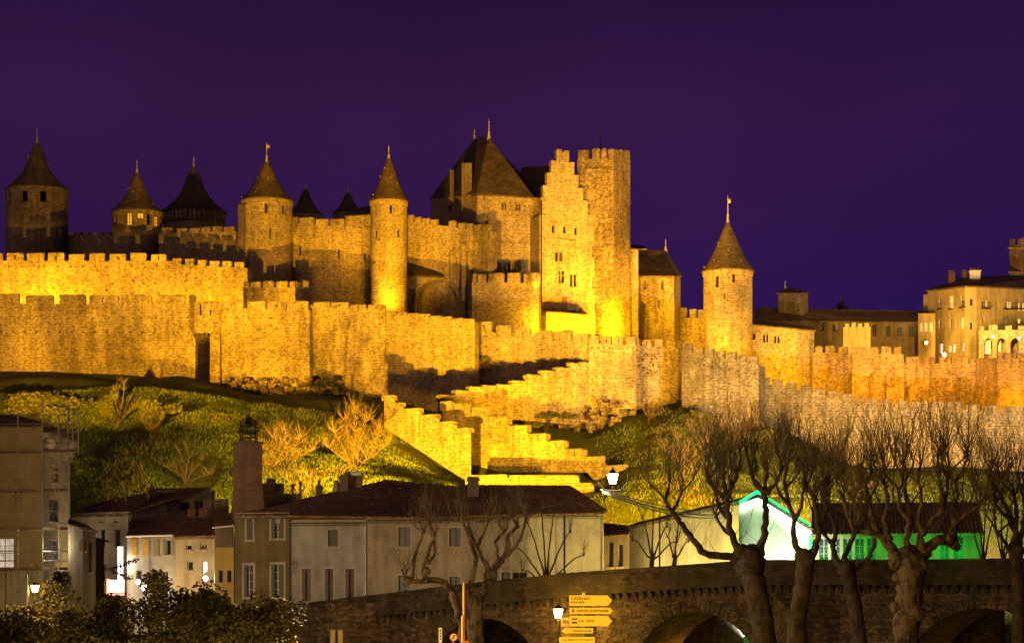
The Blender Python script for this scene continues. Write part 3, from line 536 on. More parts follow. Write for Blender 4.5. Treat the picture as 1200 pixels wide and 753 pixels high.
# ------------------------------------------------------------------ hall, gable and watch tower
hl = block('great_hall', 'great hall with a steep hipped roof and twin finials over the middle of the castle', 'castle building', [(505,446),(559,417),(633,413),(633,440),(560,452)], [232,229,232,226,228], zin, ASH,
    ops={0:[(524,241,530,249,'win')],1:[(587.5,237,590,246,'win'),(591,237,593.2,246,'win'),(604,238,606.5,247,'win'),(607.7,238,610,247,'win'),(594.8,308,598,321,'win'),(599.2,308,602.8,321,'win'),(627.5,253,630.5,260,'win')]+holes(582,616,283,285,12,1.0)+[(568,258,572,267,'hole')]})
for x0 in (581,594,608):
    m = MB(); m.hexa([P(x0,268,415.2),P(x0+4.5,268,415),P(x0+4.5,268,417),P(x0,268,417),P(x0,259,415.2),P(x0+4.5,259,415),P(x0+4.5,259,417),P(x0,259,417)]); m.build('blocked_window', ASH, hl)
A_, B_, C_, D_ = P(503,233,447), P(558,226.5,416), P(626,231,412.6), P(634,226,441)
r0, r1 = P(573,160.5,428), P(556,162.5,440)
polyroof(hl, [[A_,B_,r0,r1],[B_,C_,r0],[C_,D_,r1,r0]], SLATE, .3)
finial(hl, (r0.x,r0.y), r0.z, Z(139,428)); finial(hl, (r1.x,r1.y), r1.z, Z(151,440))
m = MB(); m.hexa([P(541,262,424),P(553,262,420),P(553,262,427),P(541,262,430),P(541,191,424),P(553,191,420),P(553,191,427),P(541,191,430)]); m.build('chimney', ST, hl)
m = MB(); m.hexa([P(527,235,430),P(532,235,428),P(532,235,432),P(527,235,433),P(527,199,430),P(532,199,428),P(532,199,432),P(527,199,433)]); m.build('chimney', STD, hl)
bz = block('great_bastion', 'square battlemented bastion projecting in front of the great hall', 'bastion', [(553,404.5),(631,401),(633,412),(572,414)], [330,331.5,331,330], zin-6, ASH, mer={0:[(554,558),(560,569),(572.5,590),(594,610),(613.5,623)]}, mh=11, slit=False, ops={0: scatter_holes(560,625,340,380,8,1.2)})
cx_, cy_ = X(627,400.5), 400.5; m = MB(); m.lathe((cx_,cy_), [(.15,Z(341,400)),(.55,Z(335,400)),(.95,Z(330,400)),(.95,Z(320,400)),(0,Z(318,400))], 14); m.build('bartizan', ASH, bz)
gs = [(633.5,232),(636.5,218),(641,205),(646,191),(652.5,179),(667,191),(673,207),(678,222),(683.5,236),(689,251.5),(704.5,251.5)]
gb = thing('gabled_building', 'tall building with a crow-stepped gable and many windows, centre of the castle', 'castle building', P(668,392,412))
E = Edge(P(632.5,0,408)[:2], P(704.5,0,411)[:2])
gop = [(646.5,263.5,649.7,273,'win'),(660,264.5,663,273.5,'win'),(673,266,676,275,'win'),(650.5,295,654,306,'win'),(655,295,659,306,'win'),(655,316.5,661.5,331.5,'cross'),(668,321,671.3,336,'win'),(672.4,321,675.5,336,'win'),(693.5,288,697.5,302,'win'),(694,325,697.8,338.5,'win'),(694.5,257,697,264,'win'),(658,347,665,366,'door')]+holes(647,680,278,282,14,1)+scatter_holes(640,700,285,345,12,1)
fo = add_ops(gb, E, gop, ASH, lambda u: Z(251.5,409)); mb = MB(); facade(mb, E.Q, E.L, zin-4, lambda u: Z(251.5,E.Y(u)), fo)
mb.obox(E.a,(E.t,E.n),0.01,E.L-.01,2.2,2.4,zin-4,Z(251.5,409)); mb.build('masonry', ASH, gb)
m = MB(); m.face([E.Q(E.L,zin-4,0),E.Q(E.L,zin-4,14),E.Q(E.L,Z(251.5,411),14),E.Q(E.L,Z(251.5,411),0)]); m.face([E.Q(0,zin-4,14),E.Q(0,zin-4,0),E.Q(0,Z(251.5,408),0),E.Q(0,Z(251.5,408),14)]); m.build('side_wall', ASH, gb)
for i in range(5):      # stepped courses of the gable, each its own block
    x0 = gs[i][0]; x1 = [689,683.5,678,673,667][i]; yt = [236,221.5,206.5,192,178.5][i]; yb = [251.5,236,221.5,206.5,192][i]
    u0, u1 = E.hit(x0), E.hit(x1); m = MB(); m.obox(E.a,(E.t,E.n),u0,u1,.002*i,1.3,Z(yb,409)-.001*i,Z(yt,409)); m.build('gable_step', ASH, gb)
    lw = MB(); yl = [232,218,204.5,191,176][i]
    lw.obox(E.a,(E.t,E.n),u0,u0+.9,-.06,1.4,Z(yt,409),Z(yt-3.5,409)); lw.obox(E.a,(E.t,E.n),u1-.9,u1,-.06,1.4,Z(yt,409),Z(yt-2.5,409)); lw.build('coping_stone', ASH, gb)
polyroof(gb, [[P(633,240,411),P(641,228,432),P(655,197,432),P(655,197,411)],[P(704,250,413),P(704,244,430),P(655,197,432),P(655,197,411)]][:1], SLATE)
polyroof(gb, [[P(689,251.5,411.5),P(705,252,411.6),P(700,245,417),P(689,237,417)]], SLATED)
m = MB(); m.obox(E.a,(E.t,E.n),0.2,E.hit(691),-3.2,-.01,zin-6,Z(367,406)); m.build('plinth', ST, gb)
m = MB(); u1 = E.hit(686); m.hexa([E.Q(.2,Z(366.5,406),-3.5),E.Q(u1,Z(368.5,406),-3.5),E.Q(u1,Z(367,406),0),E.Q(.2,Z(364,406),0),E.Q(.2,Z(365.5,406),-3.5),E.Q(u1,Z(367.5,406),-3.5),E.Q(u1,Z(366,406),-.01),E.Q(.2,Z(361.5,406),-.01)]); m.build('plinth_coping', TILED, gb)
m = MB(); m.tube([E.Q(.25,z,-.15) for z in (Z(362,409),Z(236,409))], .12, 6); m.build('drain_pipe', IRON, gb)
bk = block('rear_hall', 'slate-roofed rear hall between the great hall and the crow-stepped gable', 'castle building', [(600,432),(652,428),(652,444),(600,444)], [228,230,228,228], zin, ASH)
polyroof(bk, [[P(598,228,431),P(655,230,427),P(660,193,436),P(612,196,438)],[P(598,228,431),P(612,196,438),P(600,226,446)]], SLATE, .3)
pt = block('watch_tower', 'tallest square watch tower with battlements and a flagpole, right of the crow-stepped gable', 'tower', [(676.5,412),(719.5,409.2),(738.5,415.5),(736,424),(684,426)], [187,185.5,187,186,187], zin-4, STT,
    mer={0:[(677,690),(694,702.5),(704.5,711),(713,719)],1:[(721,725.5),(728,731.5),(733.5,738)],2:[(736.5,739)],4:[(676,678)]}, mh=11.5, slit=False, ops={0: holes(684,716,197,195.5,12,1.3)+scatter_holes(685,716,205,360,40,1.1),1:[(726.5,243,729,255.5,'win'),(730,243,732.5,255.5,'win')]+scatter_holes(722,736,270,370,14,1.0)})
m = MB(); m.tube([P(703.5,188,418),P(703.5,152.5,418)], [.12,.06], 6); m.build('flagpole', IRON, pt)
tb = block('stair_turret', 'narrow ledge roof jutting out right of the tallest watch tower', 'turret', [(738,420),(748,419),(748,426),(738,426)], 290, zin, ASH)
polyroof(tb, [[P(737,291,417),P(758,291.5,417),P(754,287.5,424),P(737,286.5,424)]], SLATE)
kb = block('chapel_building', 'slate-roofed building with a tall pointed arch right of the tallest watch tower', 'castle building', [(738,424),(790,419),(797.5,424),(797.5,440),(738,440)], [322.5]*5, zin-6, STD, ops={0:[(754,328,757.5,339,'parch'),(774,328,777.5,339,'parch'),(739.5,352,760.5,398,'parch',3.5),(746,344,748,347,'hole'),(771,352,773,360,'slit')]+scatter_holes(765,786,342,380,14,1.2)})
e0, e1, e2, e3 = P(736,323,423), P(790.5,323,418), P(799.5,323,424), P(799.5,323,441)
q0, q1 = P(738,292.5,431), P(780,293,430)
polyroof(kb, [[e0,e1,q1,q0],[e1,e2,q1],[e2,e3,q1]], SLATE, .3); finial(kb, (q1.x,q1.y), q1.z, Z(279.5,430))
rampart('castle_wall', 'short wall whose battlements step up to the round tower on the right', [(796,424),(828,421),(852,418)], [371.5,373,369], zin-6, ST, mer={0:[(797,803.5),(808,815.5),(818.5,827.5)],1:[(829.5,836.5),(839,847)]}, mh=11, slit=False)
m = MB()
m = round_tower('round_tower', 'rightmost round tower with tall pointed roof and long cross-topped finial', 853, 418, 28.5, 318.5, zin-6, ASH, 261, 228, 1.08, [(836.5,324,840,337,'win'),(855.5,322,859,332,'win'),(874,322,876.5,332,'win'),(846,345,847.2,352,'slit')], flare=.10, vane=True)
kw = block('guard_house', 'low-roofed wall building with three pairs of small windows right of the rightmost round tower', 'castle building', [(879,420),(933,417),(954,419),(954,432),(879,432)], [379,384,387,385,379], zin-8, ASH, ops={0:[(881.5,390,885,398,'win'),(894,391,896.5,401,'win'),(897.7,391,900,401,'win'),(907,393,909.7,402,'win'),(911,393,913.5,402,'win')],1:scatter_holes(935,950,395,430,6,1.2)})
polyroof(kw, [[P(879,380,419),P(934,385,416),P(953,382.5,430),P(879,373,432)],[P(934,385,416),P(956,387,419),P(953,382.5,430)]], TILED)
rampart('castle_wall', 'inner wall with square battlements in front of the dark long house, left of its corner step', [(952,417),(999,414)], [413,413.5], zin-10, STR, mer={0:[(955,963),(967,977.5),(982,993.5)]}, mh=8.5, ops={0: scatter_holes(956,996,425,455,10,1.3)})
rampart('castle_wall', 'inner wall with one tall bricked arch, below the dark long house at right', [(998.5,411),(1059,410)], [413,415], zin-12, STR, mer={0:[(999,1015),(1018.5,1029.5),(1033,1044.5),(1048,1056)]}, mh=8, ops={0:[(1017,435,1039,472,'arch',.9)]+scatter_holes(1003,1055,420,470,10,1.3)})
rampart('castle_wall', 'orange-lit inner wall with one squat bricked arch, below the lit hotel', [(1058.5,411.5),(1145,407)], [425,426.5], zin-12, STR, mer={0:[(1061.5,1077.5),(1082,1095.5),(1100.5,1115),(1119.5,1134),(1138,1144)]}, mh=8.5, ops={0:[(1060,450,1082,478,'arch',.9)]+scatter_holes(1085,1140,430,470,14,1.3)})
block('corner_bastion', 'deep orange angled bastion at the right end of the inner wall', 'bastion', [(1143.5,406),(1168.5,398),(1400,403),(1400,412),(1143.5,412)], [420,419,425,425,420], zin-12, STR, mer={1:[(1170,1173),(1177,1186),(1192,1206)]}, mh=7, ops={0:scatter_holes(1148,1165,430,470,9,1.3)})

# ------------------------------------------------------------------ stepped stair walls
def stepwall(name, label, st, Yf, ybot, drop, th, mat, bottoms=None):
    c = P(st[0][0], st[0][2], Yf(st[0][0])); root = thing(name, label, 'wall', (c.x,c.y,c.z-4))
    body = MB(); n = len(st)
    for i,(x0,x1,yt) in enumerate(st):
        xe = st[i+1][0] if i+1 < n else x1; Ya, Yb = Yf(x0), Yf(xe); yb = ybot(x0) if callable(ybot) else ybot; ye = ybot(xe) if callable(ybot) else ybot
        zt = Z(yt+drop, Ya); body.hexa([P(x0,yb,Ya),P(xe,ye,Yb),P(xe,ye,Yb)+Vector((0,th,0)),P(x0,yb,Ya)+Vector((0,th,0)),
            (X(x0,Ya),Ya,zt),(X(xe,Yb),Yb,zt),(X(xe,Yb),Yb+th,zt),(X(x0,Ya),Ya+th,zt)])
        a, b = P(x0,0,Ya), P(x1,0,Yf(x1)); w = math.hypot(b.x-a.x,b.y-a.y); h = drop*Ya/F
        merlon(root, mat, ((a.x+b.x)/2,(a.y+b.y)/2+th*.42-.06,zt-.03), math.atan2(b.y-a.y,b.x-a.x), w, th*.85, h+.03)
        ms = MB(); nn = Vector((b.y-a.y,-(b.x-a.x),0)).normalized()*.12; m2 = a.lerp(b,.06), a.lerp(b,.94)     # shallow pilaster under every merlon
        zl = max(Z(yb,Ya)+.1, zt-4.6); q = [Vector((v.x,v.y,0)) for v in m2]
        if zt-zl > 1:
            ms.hexa([q[0]+nn+Vector((0,0,zl)),q[1]+nn+Vector((0,0,zl)),q[1]-nn+Vector((0,0,zl)),q[0]-nn+Vector((0,0,zl)),q[0]+nn+Vector((0,0,zt+.2)),q[1]+nn+Vector((0,0,zt+.2)),q[1]-nn+Vector((0,0,zt+.2)),q[0]-nn+Vector((0,0,zt+.2))]); ms.build('pilaster', mat, root)
    body.build('masonry', mat, root); return root
stepwall('stair_wall', 'lower stepped wall beside the green slope, descending right', [(450,462,463),(463,472,471),(473,493.5,479),(495,513.5,485),(515,533.5,493),(535.5,552,501)], lambda x: 340-(x-450)*.10, lambda x: 500+(x-450)*.66, 6, 1.6, ST)
stepwall('stair_wall', 'middle stepped wall with thick merlons descending right to the lane', [(518,532.5,469),(534.5,553,473),(556.5,576,477.5),(579,598.5,489),(600,620,497.5),(622.5,643,507),(645,664.5,516),(666.5,686,525.5),(688,707,533),(710.5,734,544.5),(739,764,553.5),(768,790,563),(795,815,572),(820,842,578),(848,872,582)], lambda x: 343-(x-518)*.075, lambda x: 553 if x < 690 else 580, 11.5, 1.6, ST)
stepwall('stair_wall', 'upper stepped wall climbing right to the big square bastion', [(513,530,460.5),(531,546.5,455.5),(548,562.5,452),(564,578.5,450.5),(580,596.5,449),(598,613.5,444),(615,630.5,438.5),(632,647.5,433.5),(649,665,429),(666,676,424.5),(678,690,423)], lambda x: 346.5+(x-513)*.082, lambda x: 482+(x-513)*.10, 7.5, 1.6, ST)
w = stepwall('lane_wall', 'low lit retaining wall stepping down behind the house with the hipped roof', [(545,597,556),(598,677.5,557),(679,694,565),(696,715,577),(717,760,585),(762,820,594),(822,900,600)], lambda x: 318-(x-545)*.03, lambda x: 640, 4, 1.2, ST)
wr = thing('rock_outcrop', 'rough rocky footing under the outer rampart above the bare shrub', 'rock', P(330,460,372)); m = MB()
for i in range(330):
    px = random.uniform(262,400) if i < 200 else random.uniform(560,745); Yr = 371+random.uniform(-3,1) if px < 450 else 359+random.uniform(-3,1.5)-(0 if px > 690 else -4)
    py = (449+random.uniform(-6,22)) if px < 450 else 478+random.uniform(-8,28); c = P(px,py,Yr); s = random.uniform(.2,.62); i0 = len(m.v); bmx = []
    for sx in (-1,1):
        for sy in (-1,1):
            for sz in (-1,1): bmx.append(c+Vector((sx*s*random.uniform(.6,1.4),sy*s*random.uniform(.6,1),sz*s*random.uniform(.5,.9))))
    m.v += [tuple(v) for v in bmx]; m.f += [tuple(i0+k for k in f) for f in ((0,1,3,2),(4,6,7,5),(0,4,5,1),(2,3,7,6),(0,2,6,4),(1,5,7,3))]
m.build('rocks', RUB, wr, kind='stuff')

# ------------------------------------------------------------------ houses inside the walls at right
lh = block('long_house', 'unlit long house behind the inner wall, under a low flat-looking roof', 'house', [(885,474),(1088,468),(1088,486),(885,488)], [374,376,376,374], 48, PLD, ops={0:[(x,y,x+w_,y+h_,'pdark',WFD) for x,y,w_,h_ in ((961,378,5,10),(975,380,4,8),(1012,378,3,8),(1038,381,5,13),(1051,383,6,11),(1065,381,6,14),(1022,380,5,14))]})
polyroof(lh, [[P(883,375,473),P(1090,377,467),P(1086,364,478),P(886,360,481)]], TILED)
tq = block('roof_turret', 'square dormer turret with finial on the unlit long house', 'turret', [(912,478),(942,475),(947,478),(947,486),(912,486)], [342]*5, 60, STD)
polyroof(tq, [[P(910,343,476.5),P(943,343,474),P(929,336.5,481),P(924,336.5,481)],[P(943,343,474),P(949,343,478),P(929,336.5,481)]], TILED); finial(tq, (X(920,481),481), Z(338,481), Z(328,481), LEAD)
ch = block('terrace_house', 'pale narrow battlemented terrace wall in front of the dark long house', 'house', [(988,450),(1020,448),(1020,456),(988,456)], [383]*4, 48, PLR, mer={0:pitch(989,1019,4,.6)}, mh=5, slit=False)
def hw(xs_, y0, h, w, k): return [(x,y0,x+w,y0+h,k,WFR) for x in xs_]
ho = block('hotel', 'grand lit hotel with hipped roof and balconies at far right behind the walls', 'hotel', [(1087,470),(1131,455),(1144,455),(1230,466),(1230,490),(1087,490)], [339,334,334,338,338,339], 48, PLR,
    ops={0:[(1100,348.5,1103.8,361,'pdark',WFR),(1113,346.5,1117,361,'plit',WFR),(1126,345.5,1129.8,359,'pdark',WFR),(1100,374,1103.8,386,'pdark',WFR),(1113,373,1117,386,'pdark',WFR),(1126,372,1129.8,385,'plit',WFR),(1101,402,1105,414,'plitw',WFD),(1111,404,1115,413,'plitg',WFD),(1116,402,1120,413,'plitg',WFD),(1127.5,401,1130.5,412,'plitw',WFD)],
    1:[(1136.5,350,1140,358,'pdark',REDI),(1136.5,377,1140,386,'pdark',WFR)], 2:[(1151,352,1153.5,359.5,'pdark',WFR),(1155,352,1157.5,359.5,'plit',WFR),(1167,352,1170.5,361,'pdark',WFR),(1180,353,1186,361,'plit',WFD),(1193,354,1196,364,'plit',WFR),(1198,354,1201,364,'plit',WFR),(1151,372,1153.5,378,'pdark',WFR),(1193,373,1196,379,'plit',WFR)]})
h0, h1, h2, h3 = P(1085,340,469), P(1131,335,453.5), P(1145,335,453.5), P(1232,339,464)
k0, k1 = P(1133,323.5,475), P(1232,322,478)
polyroof(ho, [[h0,h1,k0],[h1,h2,k0],[h2,h3,k1,k0]], TILED, .3)
for x0,y0,x1,y1,Yc,mt in ((1112,321,1119,332,470,BRK),(1137,318,1149,327,468,WHI),(1128,320,1133,330,472,BRK)):
    m = MB(); a = P(x0,y1+4,Yc); b = P(x1,y0,Yc); m.box(a.x,Yc,a.z,b.x,Yc+1.2,b.z); m.box(a.x-.12,Yc-.12,b.z,b.x+.12,Yc+1.32,b.z+.25); cc = m.build('chimney', mt, ho)
    for q in range(3): pp = MB(); pp.lathe((a.x+(b.x-a.x)*(q+.5)/3,Yc+.6), [(.16,b.z+.25),(.13,b.z+.8),(.1,b.z+.8)], 8); pp.build('chimney_pot', BRK, cc)
for x0,x1,y,Yc in ((1098,1105,362,465),(1111,1118,362,461),(1149,1160,361,456),(1176,1200,361.5,459),(1124,1131,360,456)):
    m = MB(); a, b = P(x0,y,Yc), P(x1,y,Yc); m.box(a.x,Yc-1,a.z-.15,b.x,Yc+.3,a.z)
    n = int((b.x-a.x)/.16)
    for q in range(n+1): xx = a.x+(b.x-a.x)*q/n; m.box(xx-.015,Yc-.98,a.z,xx+.015,Yc-.95,a.z+.9)
    m.box(a.x,Yc-1,a.z+.9,b.x,Yc-.93,a.z+.96); m.build('balcony', IRON, ho)
an = block('arched_annex', 'small annex with three glowing arched windows left of the hotel', 'annex', [(1076,464),(1096,460),(1096,474),(1076,474)], [367]*4, 48, PLR, ops={0:[(1078,378,1081,388.5,'plit',WFR),(1083,378,1086.5,388.5,'plit',WFR),(1089,378,1093,388.5,'plit',WFR)]})
bx = block('roof_house', 'pale blank house end rising behind the left edge of the hotel', 'house', [(1082,482),(1094,482),(1094,490),(1082,490)], 345, 48, PLR)
te = block('hotel_terrace', 'arcaded stone terrace with lit arches in front of the hotel', 'terrace', [(1147,446),(1230,442),(1230,452),(1147,452)], [387,386,386,387], 46, STR, mer={0:[(1148,1153.5),(1159,1169),(1178,1186),(1193,1200)]}, mh=6, slit=False, ops={0:[(1153,396,1163,420,'parch',2.5),(1168,396,1179,420,'parch',2.5),(1184,396,1194,420,'parch',2.5)]})
for x0,x1 in ((1155,1162),(1170,1177),(1186,1193)):
    m = MB(); a, b = P(x0,398,446.5), P(x1,414,446.5); m.box(a.x,447.2,b.z,b.x,447.3,a.z); m.build('lit_door', LIT, te)
bt = block('bell_tower', 'church bell tower top cut by the right edge, behind the hotel', 'tower', [(1183,520),(1198,516),(1222,520),(1222,532),(1183,532)], [287]*5, 60, STR, mer={0:[(1183.5,1187),(1193,1197)],1:[(1199.5,1204)]}, mh=8, slit=False, ops={0:[(1191,299,1194,313,'parch',1)],1:[(1204,299,1209,313,'parch',1)]})
m = MB()
for y0,y1,e in ((320,318,1),(291.5,289.5,2)): m.hexa([P(1183-e,y0,516),P(1224,y0,516),P(1224,y0,533),P(1183-e,y0,533),P(1183-e,y1,516),P(1224,y1,516),P(1224,y1,533),P(1183-e,y1,533)])
m.build('string_course', STR, bt)
def bulb(name, label, px, py, Y, r, watts, col=WARM, mat=None, cat='lamp'):
    c = P(px,py,Y); t = thing(name, label, cat, c); m = MB(); m.lathe((c.x,c.y), [(0,c.z-r)]+[(r*math.sin(a),c.z-r*math.cos(a)) for a in (.5,1,1.57,2.1,2.6)]+[(0,c.z+r)], 10); m.build('globe', mat or LAMP, t, True)
    m = MB(); m.tube([c+Vector((0,.05,r)),c+Vector((0,.4,r+.35)),c+Vector((0,1.2,r+.4))], .05, 6); m.lathe((c.x,c.y),[(r*.5,c.z+r*.8),(r*.55,c.z+r),(0.02,c.z+r*1.25)],10); m.build('bracket', IRON, t); pointl(c+Vector((0,-r-.35,0)), watts, col, .2); return t
bulb('wall_lamp', 'glowing wall lamp under the three arched windows of the annex', 1085.5,401.5,458,.28,1400,(1,.5,.05))
bulb('wall_lamp', 'glowing lamp just above the battlements in front of the hotel', 1106.5,415.5,416,.33,1500,(1,.5,.07))
bulb('wall_lamp', 'glowing lamp on the hotel terrace parapet, above the left lit arch', 1163.5,394,443,.26,700,(1,.55,.12))
bulb('wall_lamp', 'cooler glowing lamp at the right edge of the hotel terrace', 1194.5,396,441,.22,600,(1,.7,.3),LAMPW)
pointl(P(1112,398,430), 46*K, (1,.52,.06)); pointl(P(1168,360,430), 22*K, (1,.58,.11)); pointl(P(1050,380,436), 8*K, (1,.52,.06)); pointl(P(960,392,440), 9*K, (1,.52,.06)); pointl(P(1195,340,505), 6*K, (1,.52,.06))
# ------------------------------------------------------------------ town houses at the foot of the hill
def house(name, label, front, eave, mat, ops={}, depth=9, zb=4.4, cat='house', tops=None, surround=None, back=None):
    back = back or [(front[-1][0]-1 if front[-1][0] < 600 else front[-1][0]+1, front[-1][1]+depth), (front[0][0], front[0][1]+depth)]
    zt = Z(eave, front[0][1]); tp = [HY-(zt-CZ)*F/p[1] for p in list(front)+back]
    if tops: tp = list(tops)+[HY-(Z(t,p[1])-CZ)*F/q[1] for t,p,q in ((tops[-1],front[-1],back[0]),(tops[0],front[0],back[1]))]
    r = block(name, label, cat, list(front)+back, tp, zb, mat, ops=ops)
    for ei, lst in ops.items():
        if ei >= len(front)-1: continue
        E = Edge((X(*front[ei]),front[ei][1]),(X(*front[ei+1]),front[ei+1][1]))
        for o in lst:
            if o[4][0] != 'p': continue
            u0,_ = E.uz(o[0],o[1]); u1,_ = E.uz(o[2],o[1]); z1 = Z(o[1],E.Y(u0)); z0 = Z(o[3],E.Y(u0)); t = .17 if surround else .06
            m = MB(); ax = (E.t,E.n)
            if surround:
                m.obox(E.a,ax,u0-t,u0-.001,-.03,.05,z0,z1); m.obox(E.a,ax,u1+.001,u1+t,-.03,.05,z0,z1); m.obox(E.a,ax,u0-t,u1+t,-.03,.05,z1+.001,z1+t)
                m.build('window_surround', surround, r)
            m = MB(); m.obox(E.a,ax,u0-t-.05,u1+t+.05,-.12,.1,z0-.12,z0-.001); m.build('sill', surround or SUR, r)
    return r
def shutters(r, fr, lst, mat):
    E = Edge((X(*fr[0]),fr[0][1]),(X(*fr[1]),fr[1][1])); 
    for x0,y0,x1,y1 in lst:
        u0,u1 = E.hit(x0),E.hit(x1); Yq = E.Y(u0); z0,z1 = Z(y1,Yq),Z(y0,Yq); m = MB(); ax = (E.t,E.n); m.obox(E.a,ax,u0,u1,-.07,-.02,z0,z1)
        n = max(3,int((z1-z0)/.18))
        for k in range(n): zz = z0+.06+(z1-z0-.1)*k/n; m.obox(E.a,ax,u0+.06,u1-.06,-.095,-.0705,zz,zz+.09)
        m.obox(E.a,ax,u0+.02,u1-.02,-.11,-.096,z0+.2,z0+.26); m.obox(E.a,ax,u0+.02,u1-.02,-.11,-.096,z1-.3,z1-.24); m.build('shutter', mat, r)
def genoise(r, fr, py, mat, rows=2):     # rounded tile courses under the eaves
    E = Edge((X(*fr[0]),fr[0][1]),(X(*fr[1]),fr[1][1])); zt = Z(py,fr[0][1]); m = MB(); n = int(E.L/.26)
    for q in range(rows):
        for k in range(n):
            u = (k+.5)*E.L/n; pts = []
            for a in range(5): t = math.pi*a/4; pts.append((u-.115*math.cos(t), zt-.2*(q+1)+.12*math.sin(t)))
            d0 = -.34+.14*q
            for a in range(4): m.face([E.Q(*pts[a],d0),E.Q(*pts[a+1],d0),E.Q(*pts[a+1],.05),E.Q(*pts[a],.05)])
        m.obox(E.a,(E.t,E.n),0,E.L,-.33+.14*q,.04,zt-.2*(q+1)+.125,zt-.2*(q+1)+.19)
    m.build('eaves_tiles', mat, r, kind='stuff'); m = MB(); m.obox(E.a,(E.t,E.n),.02,E.L-.02,.06,.5,zt-.8,zt+.2); m.build('wall_plate', mat, r)  # last box: added behind the eaves tiles to stop light leaking through
def chimney(r, px0,px1,py0,py1,Y,mat=PLD,pots=0,th=1.0):
    a, b = P(px0,py1,Y), P(px1,py0,Y); m = MB(); m.box(a.x,Y,a.z-1,b.x,Y+th,b.z); m.box(a.x-.08,Y-.08,b.z-.35,b.x+.08,Y+th+.08,b.z-.15); o = m.build('chimney', mat, r)
    if pots:
        m = MB()
        for q in range(pots): m.lathe((a.x+(b.x-a.x)*(q+.5)/pots,Y+th/2),[(.16,b.z),(.13,b.z+.55),(.09,b.z+.55)],8)
        m.build('chimney_pot', PLN, o)
    return o
def gutter(r, p, q, col=LEAD, rr=.08): m = MB(); m.tube([p,q],rr,6); m.build('gutter', col, r)
def downpipe(r, px, y0, y1, Y, col=GALV): m = MB(); m.tube([P(px,y0,Y),P(px,y1,Y)],.06,6); m.build('drain_pipe', col, r)

# the scaffolded house
sf = [(-60,236),(50,226),(82,239)]
sh = house('scaffolded_house', 'tall house wrapped in scaffolding and brown netting at the left edge', sf, 497, PLS, {0:[(-8,630,16,666,'plitw',WFR),(-30,520,-18,548,'pdark',WFR),(14,560,26,600,'pdark',WFD)],1:[(60,545,70,565,'pdark',WFR),(58,585,69,610,'pdark',WFD),(58,632,69,655,'pdark',WFR)]}, depth=12, tops=[HY-223*230/236.,497,509])
polyroof(sh, [[P(-62,503,235),P(52,497.5,225.2),P(20,487,240),P(-40,480,246)],[P(52,497.5,225.2),P(84,509,239),P(40,492,246),P(20,487,240)]], TILE, tiles=.3)
m = MB(); E = Edge((X(50,225.7),225.7),(X(84,239),239)); 
for k in range(4): m.obox(E.a,(E.t,E.n),-.1,E.L,-.12-.16*k,.02,Z(536-k*6,232),Z(530.2-k*6,232))
m.build('cornice', PLC, sh)
sc = thing('scaffolding', 'steel tube scaffolding with plank decks round the house at the left edge', 'scaffolding', P(30,600,224))
path = [(-60,232),(21,223.5),(50,221),(81,225.5)]
def spath(px, extra=0):
    for (a,Ya),(b,Yb) in zip(path,path[1:]):
        if px <= b: return Ya+(Yb-Ya)*(px-a)/(b-a)+extra
    return path[-1][1]+extra
for px, y0 in ((-30,478),(-2,478),(21,484),(50,470),(69,472),(80,472)):
    m = MB(); m.tube([P(px,800,spath(px)),P(px,y0,spath(px))],.06,6); m.build('standard', GALV, sc)
for px,y0,y1 in ((92,478,532),(85.5,480,532),(79.5,470,545)):
    m = MB(); m.tube([P(px,y1,225),P(px,y0,225)],.06,6); m.build('standard', GALV, sc)
for y in (485,496,506,518,553,565,598,612,645,656):
    m = MB(); m.tube([P(px,y+(.6 if px>0 else 0),spath(px)-.06) for px in (-60,21,50,81)]+([P(92,y,225)] if y < 520 else []),.05,5); m.build('ledger', GALV, sc)
for y0 in (476,):
    m = MB(); m.tube([P(50,y0,221),P(81,y0-1,225)],.035,5); m.tube([P(58,y0+8,221.5),P(81,y0+3,225)],.03,5); m.build('ledger', GALV, sc)
m = MB(); m.tube([P(50,533,221),P(66,578,223)],.035,5); m.build('brace', GALV, sc); m = MB(); m.tube([P(66,578,223),P(52,622,221)],.035,5); m.build('brace', GALV, sc)
for y in (529,575,620,667):
    for (a,Ya),(b,Yb) in zip(path,path[1:]):
        b2 = b if b < 81 else (91 if y == 529 else 77); p, q = P(a,y,Ya), P(b2,y,Yb); m = MB()
        m.hexa([p,q,q+Vector((0,1,0)),p+Vector((0,1,0)),p+Vector((0,0,.24)),q+Vector((0,0,.24)),q+Vector((0,1,.24)),p+Vector((0,1,.24))]); m.build('deck_board', WOODL, sc)
ROLL = thing('netting', 'translucent brown debris netting hung on the scaffolding at the left edge', 'netting', P(20,560,222))
for y0,y1 in ((500,527),(531,573),(577,618),(622,665)):
    m = MB(); n = 16; c = []
    for i in range(n+1):
        px = -60+(109)*i/n; Yq = spath(px)-.18
        c.append((P(px,y0+math.sin(i*1.9)*.5,Yq),P(px+.5*math.sin(i),(y0+y1)/2,Yq-.12-.12*math.sin(i*1.7)),P(px,y1+1.4*math.sin(i*1.3),Yq)))
    for i in range(n):
        for k in range(2): m.face([c[i][k+1],c[i+1][k+1],c[i+1][k],c[i][k]])
    m.build('netting_sheet', NETM, ROLL)
sb = thing('white_sheeting', 'pale plastic sheeting bunched on the upper scaffold deck', 'sheeting', P(58,528,222)); m = MB(); c = P(58,521,223); m.lathe((c.x,c.y),[(.5,c.z-.5),(.75,c.z),(.6,c.z+.45),(.2,c.z+.7),(0,c.z+.72)],11); m.build('bundle', PLC, sb)

